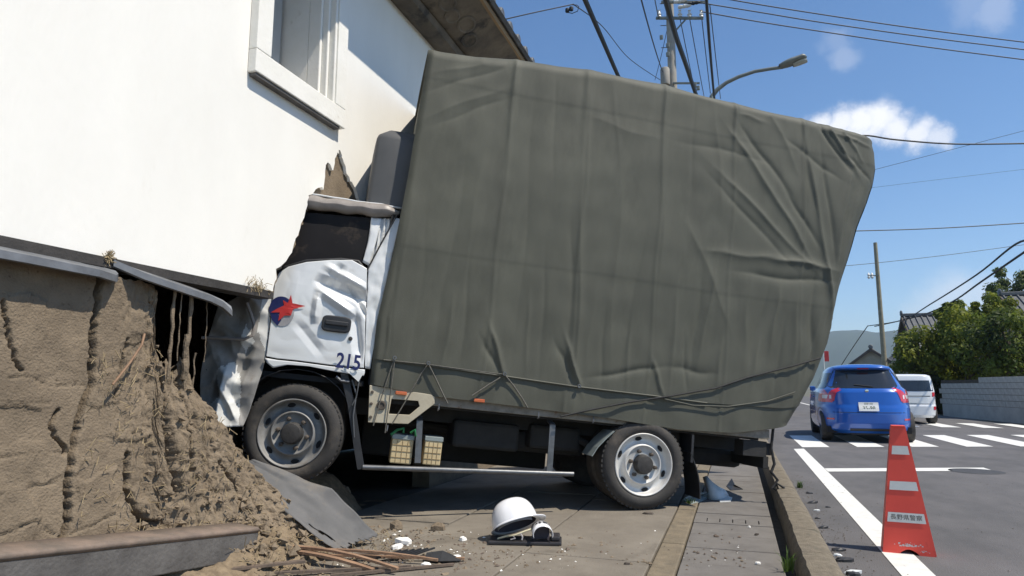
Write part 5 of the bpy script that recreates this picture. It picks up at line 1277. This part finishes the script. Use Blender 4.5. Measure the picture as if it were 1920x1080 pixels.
wh(.69, .26, .5, 2.7)
dk = thing('car', 'black car mostly hidden between the tarpaulin and the blue hatchback', 'car', (1.15, 27.5, 0), R(0))
lev2 = [(.18, .70, .1, 3.6, 5), (.3, .8, .0, 3.8, 5), (.6, .82, .0, 3.8, 4.5), (.9, .80, .1, 3.6, 4.5), (1.0, .76, .3, 2.9, 4.5), (1.35, .62, .6, 2.2, 4.5), (1.42, .5, .8, 1.9, 4)]
rp, sp, wh, rear, sidep, body = make_car(dk, 3.8, lev2, 'car_black', None)
rp(-.5, .5, 1.0, 1.3, 'rear_window', 'car_glass', .006); rp(-.2, .2, .5, .64, 'number_plate', 'plate', .01)
for s_ in (-1, 1): rp(s_ * .5, s_ * .72, .72, .86, 'tail_lamp', 'tail_red', .01)
wh(.76, .29, .6, 3.0)

# ================================================================== RIGHT SIDE OF THE ROAD
# block wall
BW0, BW1 = Vector((8.55, 21.6, 0)), Vector((7.48, 29.5, 0))
bw = thing('block_wall', 'grey concrete block wall along the far side of the road', 'wall', BW0); 
bd = (BW1 - BW0); BL = bd.length; bd.normalize(); bw.rotation_euler = (0, 0, math.atan2(bd.y, bd.x))
b = MB(); b.box((0, -.09, -.05), (BL, .09, .42)); b.build('footing', 'block2', bw)
b = MB(); b.box((0, -.055, .42), (BL, .055, 1.30)); b.build('mortar', 'bed', bw)
bb = MB(); bb.box((0, -.07, 0), (.385, .07, .180)); blk = bb.mesh('block', False, .006); blk.materials.append(M['block'])
bb = MB(); bb.box((0, -.07, 0), (.19, .07, .180)); blh = bb.mesh('block', False, .006); blh.materials.append(M['block'])
for r_ in range(5):
    x = 0; first = r_ % 2
    top_cut = BL if r_ < 4 else BL * .62
    while x < top_cut - .15:
        me_ = blh if first else blk; first = 0
        o = obj('block', me_, None, bw); o.location = (x + .004, random.uniform(-.003, .003), .428 + r_ * .19); x += .195 if me_ is blh else .39
b = MB(); b.box((-3.2, -.10, -.05), (-.25, .10, 1.40)); b.build('side_wall', 'block2', bw, bevel=.01)
b = MB(); b.box((-.20, -.05, 0), (-.06, .05, 1.42)); b.build('gate_post', 'hwood', bw, bevel=.01)
fw = MB(); fw.box((6.95, 29.8, -.05), (7.15, 50, 1.02)); o = MB(); 
fw2 = thing('garden_wall', 'pale plain wall farther along behind the white van', 'wall', (7.05, 30, 0))
fw.off = Vector((-7.05, -30, 0)); fw = MB((-7.05, -30, 0)); fw.box((6.95, 29.8, -.05), (7.15, 50, .98)); fw.build('wall', 'block', fw2, bevel=.01)
fw = MB((-7.05, -30, 0)); fw.box((6.92, 29.78, .98), (7.18, 50.02, 1.04)); fw.build('coping', 'block2', fw2, bevel=.01)
# houses
def house(name, label, x0, x1, yc, half, zr, ze, rib=.3, wallm='hwall'):
    h = thing(name, label, 'house', ((x0 + x1) / 2, yc, 0)); o_ = Vector((-(x0 + x1) / 2, -yc, 0))
    b = MB(o_); hw = half - .35; zw = zr - (zr - ze) * hw / half - .06
    b.prism([(yc - hw, 0), (yc + hw, 0), (yc + hw, zw), (yc, zr - .12), (yc - hw, zw)], lambda a, z, d: (d, a, z), x0 + .3, x1 - .3); b.build('wall', wallm, h)
    for s_ in (-1, 1):
        b = MB(o_); b.prism([(yc, zr), (yc + s_ * half, ze), (yc + s_ * half, ze - .07), (yc, zr - .09)], lambda a, z, d: (d, a, z), x0, x1); rfp = b.build('roof', 'tile', h)
        b = MB(o_); x = x0 + .1
        while x < x1:
            b.tube([(x, yc + s_ * .02, zr + .01), (x, yc + s_ * half, ze + .01)], .055, 6, False); x += rib
        b.build('tile_rows', 'tile', rfp)
        b = MB(o_); b.prism([(yc, zr + .02), (yc + s_ * half, ze + .02), (yc + s_ * half, ze - .22), (yc, zr - .24)], lambda a, z, d: (d, a, z), x0 - .06, x0 - .01); b.build('barge_board', 'hwood', h)
        b = MB(o_); b.box((x0 + 1.0, yc + s_ * (hw + .001), 1.0), (x0 + 2.2, yc + s_ * (hw + .03), 2.0)); w_ = b.build('window', 'hwood', h); b = MB(o_); b.box((x0 + 1.06, yc + s_ * (hw + .031), 1.06), (x0 + 2.14, yc + s_ * (hw + .035), 1.94)); b.build('pane', 'car_glass', w_)
    b = MB(o_); b.box((x0 - .02, yc - .13, zr - .02), (x1, yc + .13, zr + .16)); b.build('ridge', 'tile', h, bevel=.03)
    b = MB(o_); b.lathe([(.001, -.06), (.16, -.05), (.2, 0), (.16, .05), (.001, .06)], 12, 'x', (x0 - .02, yc, zr + .16)); b.build('ridge_end', 'tile', h, smooth=True)
    return h
house('house', 'grey tiled gable house behind the light green tree', 9.6, 17, 45, 2.9, 5.22, 3.0)
house('house', 'dark tiled house at the right edge behind the trees', 12.9, 20, 39.5, 2.8, 5.62, 3.75)
h3 = house('house', 'low far house with grey roof just above the blue hatchback', -3.0, 3.0, 0, 2.6, 4.55, 2.6); h3.location = (12.6, 72, 0); h3.rotation_euler = (0, 0, R(78))
h4 = house('house', 'small far house with dark roof beside the leaning pole', -2.4, 2.4, 0, 2.1, 4.0, 2.6); h4.location = (14.6, 70, 0); h4.rotation_euler = (0, 0, R(95))
# trees
def tree(name, label, px, py, yy, rx, rz_, nleaf, leaf, mats, seed, clumps=26, zbase=None, grp='trees behind the block wall'):
    rs = random.Random(seed); c_ = pw(px, py, 'y', yy)
    t = thing(name, label, 'tree', (c_.x, c_.y, 0), 0, grp); zc = c_.z
    b = MB(); top = Vector((0, 0, zc + rz_ * .3)); b.tube([(0, 0, -.1), (rs.uniform(-.1, .1), .05, zc * .4), (rs.uniform(-.2, .2), 0, zc), top], [.12, .10, .07, .03], 9)
    cl_ = []
    for k in range(clumps):
        while True:
            p = Vector((rs.uniform(-1, 1), rs.uniform(-1, 1), rs.uniform(-1, 1)))
            if .25 < p.length < 1: break
        q = Vector((p.x * rx, p.y * rx, zc + p.z * rz_)); cl_.append((q, rs.uniform(.22, .38) * min(rx, rz_), rs.random()))
        if k % 2 == 0: b.tube([(0, 0, zc * .45 + rs.random() * zc * .4), q * .55 + Vector((0, 0, zc * .42)), q], [.045, .03, .012], 6, False)
    b.build('trunk', 'bark', t, smooth=True)
    lf = MB()
    for k in range(nleaf):
        q, r_, tone = cl_[rs.randrange(clumps)]
        d = Vector((rs.gauss(0, 1), rs.gauss(0, 1), rs.gauss(0, 1))).normalized() * r_ * rs.random() ** .45
        p = q + d; n_ = (d.normalized() + Vector((rs.uniform(-.8, .8), rs.uniform(-.8, .8), rs.uniform(-.3, .9)))).normalized()
        a = n_.orthogonal().normalized(); a = Matrix.Rotation(rs.uniform(0, 6.28), 3, n_) @ a; e_ = n_.cross(a); s_ = leaf * rs.uniform(.6, 1.3)
        lf.cur = 1 if (tone + rs.uniform(-.25, .25)) > .45 else 0
        lf.add([p - a * s_, p + e_ * s_ * .45, p + a * s_, p - e_ * s_ * .45], [(0, 1, 2, 3)])
    lf.build('crown', mats, t, fix=False)
    return t
tree('tree', 'light yellow-green tree above the white van', 1752, 678, 32.0, 1.5, 1.45, 8000, .095, ['leafC', 'leafA'], 1, 52)
tree('tree', 'yellow-green tree in the middle of the trees behind the block wall', 1815, 660, 31.0, 1.5, 1.75, 8500, .095, ['leafC', 'leafA'], 2, 56)
tree('tree', 'dense dark green tree at the right edge over the block wall', 1890, 655, 27.5, 1.45, 1.35, 9500, .085, ['leafB', 'leafC'], 3, 56)
tree('tree', 'spiky green treetop in front of the grey gable roof', 1792, 598, 36, .8, .8, 2600, .13, ['leafC', 'leafC'], 4, 22)
tree('tree', 'rounded green tree between the two tiled houses', 1848, 590, 38, 1.3, .9, 6000, .10, ['leafC', 'leafA'], 5, 30)
tree('tree', 'tall tree rising behind the dark tiled house at the right edge', 1925, 535, 62, 2.6, 1.9, 6000, .16, ['leafB', 'leafC'], 6, 22)
tree('tree', 'low dark bush at the foot of the wall beside the white van', 1768, 735, 31.5, .75, .75, 4000, .07, ['leafB', 'leafB'], 7, 18)
tree('tree', 'low dark shrub under the light green tree', 1715, 715, 33.5, 1.0, 1.0, 4500, .08, ['leafB', 'leafC'], 8, 18)
# sign panel
sg = pw(1547, 668, 'y', 60); s_ = thing('road_sign', 'red panel on a thin white post beyond the blue hatchback', 'sign', (sg.x, sg.y, 0))
b = MB(); b.tube([(-.12, 0, 0), (-.12, 0, sg.z + .9)], .05, 8); b.build('post', 'insul', s_)
b = MB(); b.box((-.05, -.03, sg.z - .42), (.28, .03, sg.z + .42)); b.build('panel', 'red_paint', s_, bevel=.01)

# ================================================================== POLES, LAMP, WIRES
pp = pw(1259, 100, 'y', 20)
pole = thing('utility_pole', 'concrete utility pole with crossarms rising behind the tarpaulin', 'utility pole', (pp.x, 20, 0))
po = Vector((-pp.x, -20, 0))
b = MB(); b.tube([(0, 0, -.1), (0, 0, 8), (0, 0, 15.2)], [.19, .145, .105], 16); b.build('shaft', 'pole', pole, smooth=True)
def parm(py, pa, pb, t=.07, nm='crossarm'):
    a, c_ = pw(pa, py, 'y', 19.85), pw(pb, py, 'y', 19.85); b = MB(po); b.bar(a, c_, t, t); return b.build(nm, 'lampgrey', pole), a, c_
arm1, a1, c1 = parm(34, 1230, 1319)
parm(4, 1240, 1322); parm(156, 1262, 1312, .05)
for px in (1236, 1275, 1293, 1315):
    p = pw(px, 30, 'y', 19.85); b = MB(po); b.lathe([(.02, -.05), (.07, -.04), (.05, .02), (.075, .04), (.05, .08), (.03, .16), (.05, .18), (.001, .2)], 12, 'z', p); b.build('insulator', 'insul', pole, smooth=True)
for px, py in ((1275, 2), (1300, 6), (1283, 12)):
    p = pw(px, py, 'y', 19.8); b = MB(po); b.lathe([(.001, -.2), (.05, -.18), (.065, -.1), (.045, -.05), (.065, 0), (.045, .05), (.06, .1), (.03, .2), (.001, .22)], 10, 'x', p); b.build('switch_insulator', 'cable' if px == 1300 else 'insul', pole, smooth=True)
b = MB(po); b.bar(pw(1268, 56, 'y', 19.85), pw(1286, 36, 'y', 19.85), .04, .04); b.build('brace', 'lampgrey', pole)
p = pw(1247, 142, 'y', 19.7); b = MB(po); b.lathe([(.001, -.30), (.13, -.30), (.14, -.26), (.14, .2), (.12, .24), (.001, .26)], 16, 'z', p); b.build('transformer', 'pole', pole, smooth=True)
for (px, py) in ((1240, 70), (1252, 85), (1252, 102), (1303, 160), (1309, 165)):
    p = pw(px, py, 'y', 19.7); b = MB(po); b.box(p - Vector((.05, .03, .07)), p + Vector((.05, .03, .07))); b.build('fitting', 'lampgrey', pole, bevel=.015)
for zz_ in np.linspace(9.3, 13, 6):
    b = MB(po); b.tube([(pp.x - .12, 20, zz_), (pp.x - .30, 19.95, zz_)], .012, 6); b.build('step_bolt', 'steel', pole)
# street lamp
lp = pw(1335, 178, 'y', 14)
lamp = thing('street_lamp', 'grey street lamp arching out over the road above the tarpaulin', 'street lamp', (lp.x, 14, 0)); lo = Vector((-lp.x, -14, 0))
armpts = [pw(px, py, 'y', yv) for px, py, yv in ((1334, 182, 14), (1345, 168, 14), (1362, 155, 14), (1385, 144, 14), (1415, 134, 14), (1445, 129, 14), (1468, 126, 14))]
b = MB(lo); b.tube([(lp.x, 14, 0), (lp.x, 14, lp.z * .6), armpts[0]], [.08, .065, .05], 12); b.build('post', 'lampgrey', lamp, smooth=True)
b = MB(lo); b.tube(armpts, [.05, .045, .04, .038, .036, .035, .035], 10); b.build('arm', 'lampgrey', lamp, smooth=True)
h0, h1 = pw(1462, 127, 'y', 14), pw(1514, 108, 'y', 14); hd_ = (h1 - h0); L_ = hd_.length; hd_.normalize(); upv = Vector((0, 1, 0)).cross(hd_).normalized() * -1
if upv.z < 0: upv = -upv
b = MB(lo); P = []
for i in range(15):
    t = i / 14; wv = .13 * math.sin(min(1, t * 1.25 + .25) * math.pi * .62) ** .7 * (1 if t < .9 else max(.05, (1 - t) / .1)); hv_ = wv * .62
    P.append([h0 + hd_ * L_ * t + Vector((0, 1, 0)) * wv * 1.15 * math.cos(a) + upv * (hv_ * (math.sin(a) if math.sin(a) > 0 else .7 * math.sin(a)) + .02) for a in [2 * math.pi * k / 16 for k in range(17)]])
b.grid(P); head = b.build('lamp_head', 'lampgrey', lamp, smooth='all')
b = MB(lo); P = []
for i in range(9):
    t = .45 + .5 * i / 8; wv = .10 * math.sin(math.pi * (i + .6) / 9.2) ** .5; P.append([h0 + hd_ * L_ * t + Vector((0, 1, 0)) * wv * math.cos(a) - upv * (.035 + .06 * math.sin(a)) for a in [math.pi * k / 8 for k in range(9)]])
b.grid(P); b.build('lens', 'lens', head, smooth='all')
# far pole
fp = pw(1647, 600, 'y', 42); fpt = pw(1641, 455, 'y', 42)
fpo = thing('utility_pole', 'slim weathered pole standing beyond the blue hatchback', 'utility pole', (fp.x + .12, 42, 0)); fo = Vector((-fp.x - .12, -42, 0))
b = MB(fo); b.tube([(fp.x + .12, 42, 0), fpt], [.15, .10], 12); b.build('shaft', 'pole_wood', fpo, smooth=True)
p = pw(1637, 517, 'y', 41.9); b = MB(fo); b.bar(p - Vector((.25, 0, 0)), p + Vector((.3, 0, 0)), .06, .06); b.build('bracket', 'lampgrey', fpo)
for dx in (-.22, -.05):
    b = MB(fo); b.lathe([(.03, -.16), (.08, -.1), (.05, 0), (.08, .06), (.001, .2)], 10, 'z', p + Vector((dx, 0, .0))); b.build('insulator', 'insul', fpo, smooth=True)
def wire(label, pts, r_, sg_=0, grp='overhead wires'):
    P3 = [pw(px, py, 'y', yv) for px, py, yv in pts]
    if len(P3) == 2: P3 = sag(P3[0], P3[1], sg_, 18)
    else:      # smooth
        Q = []
        for i in range(len(P3) - 1):
            p0, p1, p2, p3 = P3[max(0, i - 1)], P3[i], P3[i + 1], P3[min(len(P3) - 1, i + 2)]
            for k in range(6):
                t = k / 6; Q.append(.5 * ((2 * p1) + (p2 - p0) * t + (2 * p0 - 5 * p1 + 4 * p2 - p3) * t * t + (3 * p1 - p0 - 3 * p2 + p3) * t ** 3))
        Q.append(P3[-1]); P3 = Q
    c_ = P3[len(P3) // 2].copy(); b = MB(-c_); b.tube(P3, r_, 6); o = b.build('power_line', 'cable', label=label, cat='wire', group=grp, smooth=True); o.location = c_; return o
wire('thick black cable slanting down right of the storehouse eaves', [(1070, -60, 6.5), (1097, 0, 7.3), (1130, 76, 8.6), (1157, 138, 10), (1185, 200, 12)], .032)
wire('thick black cable crossing in front of the concrete pole', [(1238, -40, 7), (1251, 10, 7.8), (1268, 70, 9), (1285, 118, 10.3), (1301, 166, 12), (1318, 215, 14)], .036)
wire('thick black cable dropping to the foot of the street lamp arm', [(1322, -40, 8), (1326, 20, 9), (1331, 90, 10.5), (1337, 160, 12.8), (1340, 190, 14)], .022)
wire('thin wire left of the concrete pole ending at its transformer', [(1196, -25, 10), (1243, 136, 19.8)], .014, .1)
wire('thin wire dropping right of the concrete pole, nearest to it', [(1275, 34, 19.9), (1303, 170, 27)], .014, .05)
wire('thin wire dropping from the middle of the crossarm', [(1293, 34, 19.9), (1321, 185, 28)], .014, .05)
wire('thin wire dropping from the right end of the crossarm', [(1316, 36, 19.9), (1332, 175, 27)], .014, .05)
wire('thin wire just right of the cable to the street lamp', [(1331, 10, 15), (1351, 185, 24)], .012, .05)
wire('thin wire crossing behind the concrete pole down to the left', [(1258, 20, 21), (1228, 150, 24)], .010, .1)
wire('looping drop wire left of the concrete pole', [(1224, -20, 15), (1234, 30, 19.5), (1236, 36, 19.8)], .014)
wire('uppermost of the three wires crossing the sky at top right', [(1322, -12, 19.8), (1373, 0, 20.2), (1540, 27, 21.5), (1730, 55, 23), (1960, 84, 24.5)], .017)
wire('middle of the three wires crossing the sky at top right', [(1318, 6, 19.8), (1430, 24, 20.7), (1540, 42, 21.5), (1730, 69, 23), (1960, 98, 24.5)], .017)
wire('lowest of the three wires crossing the sky at top right', [(1316, 22, 19.8), (1430, 42, 20.7), (1540, 59, 21.5), (1730, 87, 23), (1960, 117, 24.5)], .017)
wire('dark cable running right from the rear top corner of the tarpaulin', [(1560, 262, 20.6), (1620, 254, 21.3), (1680, 262, 22), (1790, 270, 23.2), (1930, 269, 24.5)], .024)
wire('cable level with the middle of the tarpaulin rear edge', [(1450, 436, 30), (1605, 433, 31), (1760, 428, 32), (1940, 417, 33)], .022)
wire('thin wire passing behind the slim pole', [(1500, 502, 36), (1590, 498, 37), (1760, 480, 38.5), (1940, 456, 40)], .014)
wire('faint wire rising to the right below the small cloud', [(1560, 338, 36), (1640, 318, 36), (1940, 240, 36)], .010)
wire('faintest wire below it rising slightly to the right', [(1560, 362, 40), (1650, 350, 40), (1940, 315, 40)], .007)
wire('upper of the two thick cables climbing to the right edge over the houses', [(1628, 611, 52), (1692, 600, 45), (1745, 570, 38), (1830, 516, 29), (1904, 458, 22.5), (1945, 452, 20)], .030)
wire('lower of the two thick cables climbing to the right edge over the houses', [(1640, 612, 52), (1725, 592, 42), (1785, 566, 36), (1840, 528, 29), (1945, 456, 21)], .034)
wire('cable sloping down to the left behind the slim pole', [(1574, 690, 62), (1600, 650, 58), (1627, 611, 52)], .032)
wire('thin wire from the storehouse eaves to the small clamp', [(930, 40, 8), (1000, 24, 8.4), (1075, 8, 9)], .008)
wire('thin wire from the small clamp down to the transformer', [(1075, 8, 9), (1130, 50, 12), (1180, 110, 16), (1238, 150, 19.6)], .009)
cl_ = pw(1073, 18, 'y', 9); cp_ = thing('cable_clamp', 'small dark cable clamp hanging left of the thick cable', 'clamp', cl_)
for (dx, dz) in ((-.075, .0), (-.015, .015)):
    b = MB(); b.lathe([(.001, -.04), (.03, -.025), (.034, 0), (.03, .025), (.001, .04)], 10, 'z', (dx, 0, dz)); b.build('ball', 'cable', cp_, smooth=True)
b = MB(); b.tube([(-.075, 0, -.03), (0, 0, -.06), (.08, 0, -.04), (.10, 0, .03), (.07, 0, .06), (0, 0, .075)], .006, 6); b.build('loop', 'cable', cp_)

# ================================================================== HAZE
hz = MB(); hz.box((-3050, -350, -3), (3050, 3050, 260)); ho = hz.build('haze', None, kind='stuff', label='thin blue air haze filling the valley', cat='haze')
hm = bpy.data.materials.new('haze'); hm.use_nodes = True; hn = hm.node_tree.nodes; hn.clear()
ov = hn.new('ShaderNodeOutputMaterial'); pvn = hn.new('ShaderNodeVolumePrincipled'); pvn.inputs['Color'].default_value = (.66, .80, 1, 1); pvn.inputs['Density'].default_value = .00026; pvn.inputs['Anisotropy'].default_value = .2
hm.node_tree.links.new(pvn.outputs[0], ov.inputs['Volume']); ho.data.materials.clear(); ho.data.materials.append(hm)
sc.cycles.volume_bounces = 0; sc.cycles.max_bounces = 6; sc.cycles.diffuse_bounces = 3; sc.cycles.transparent_max_bounces = 6
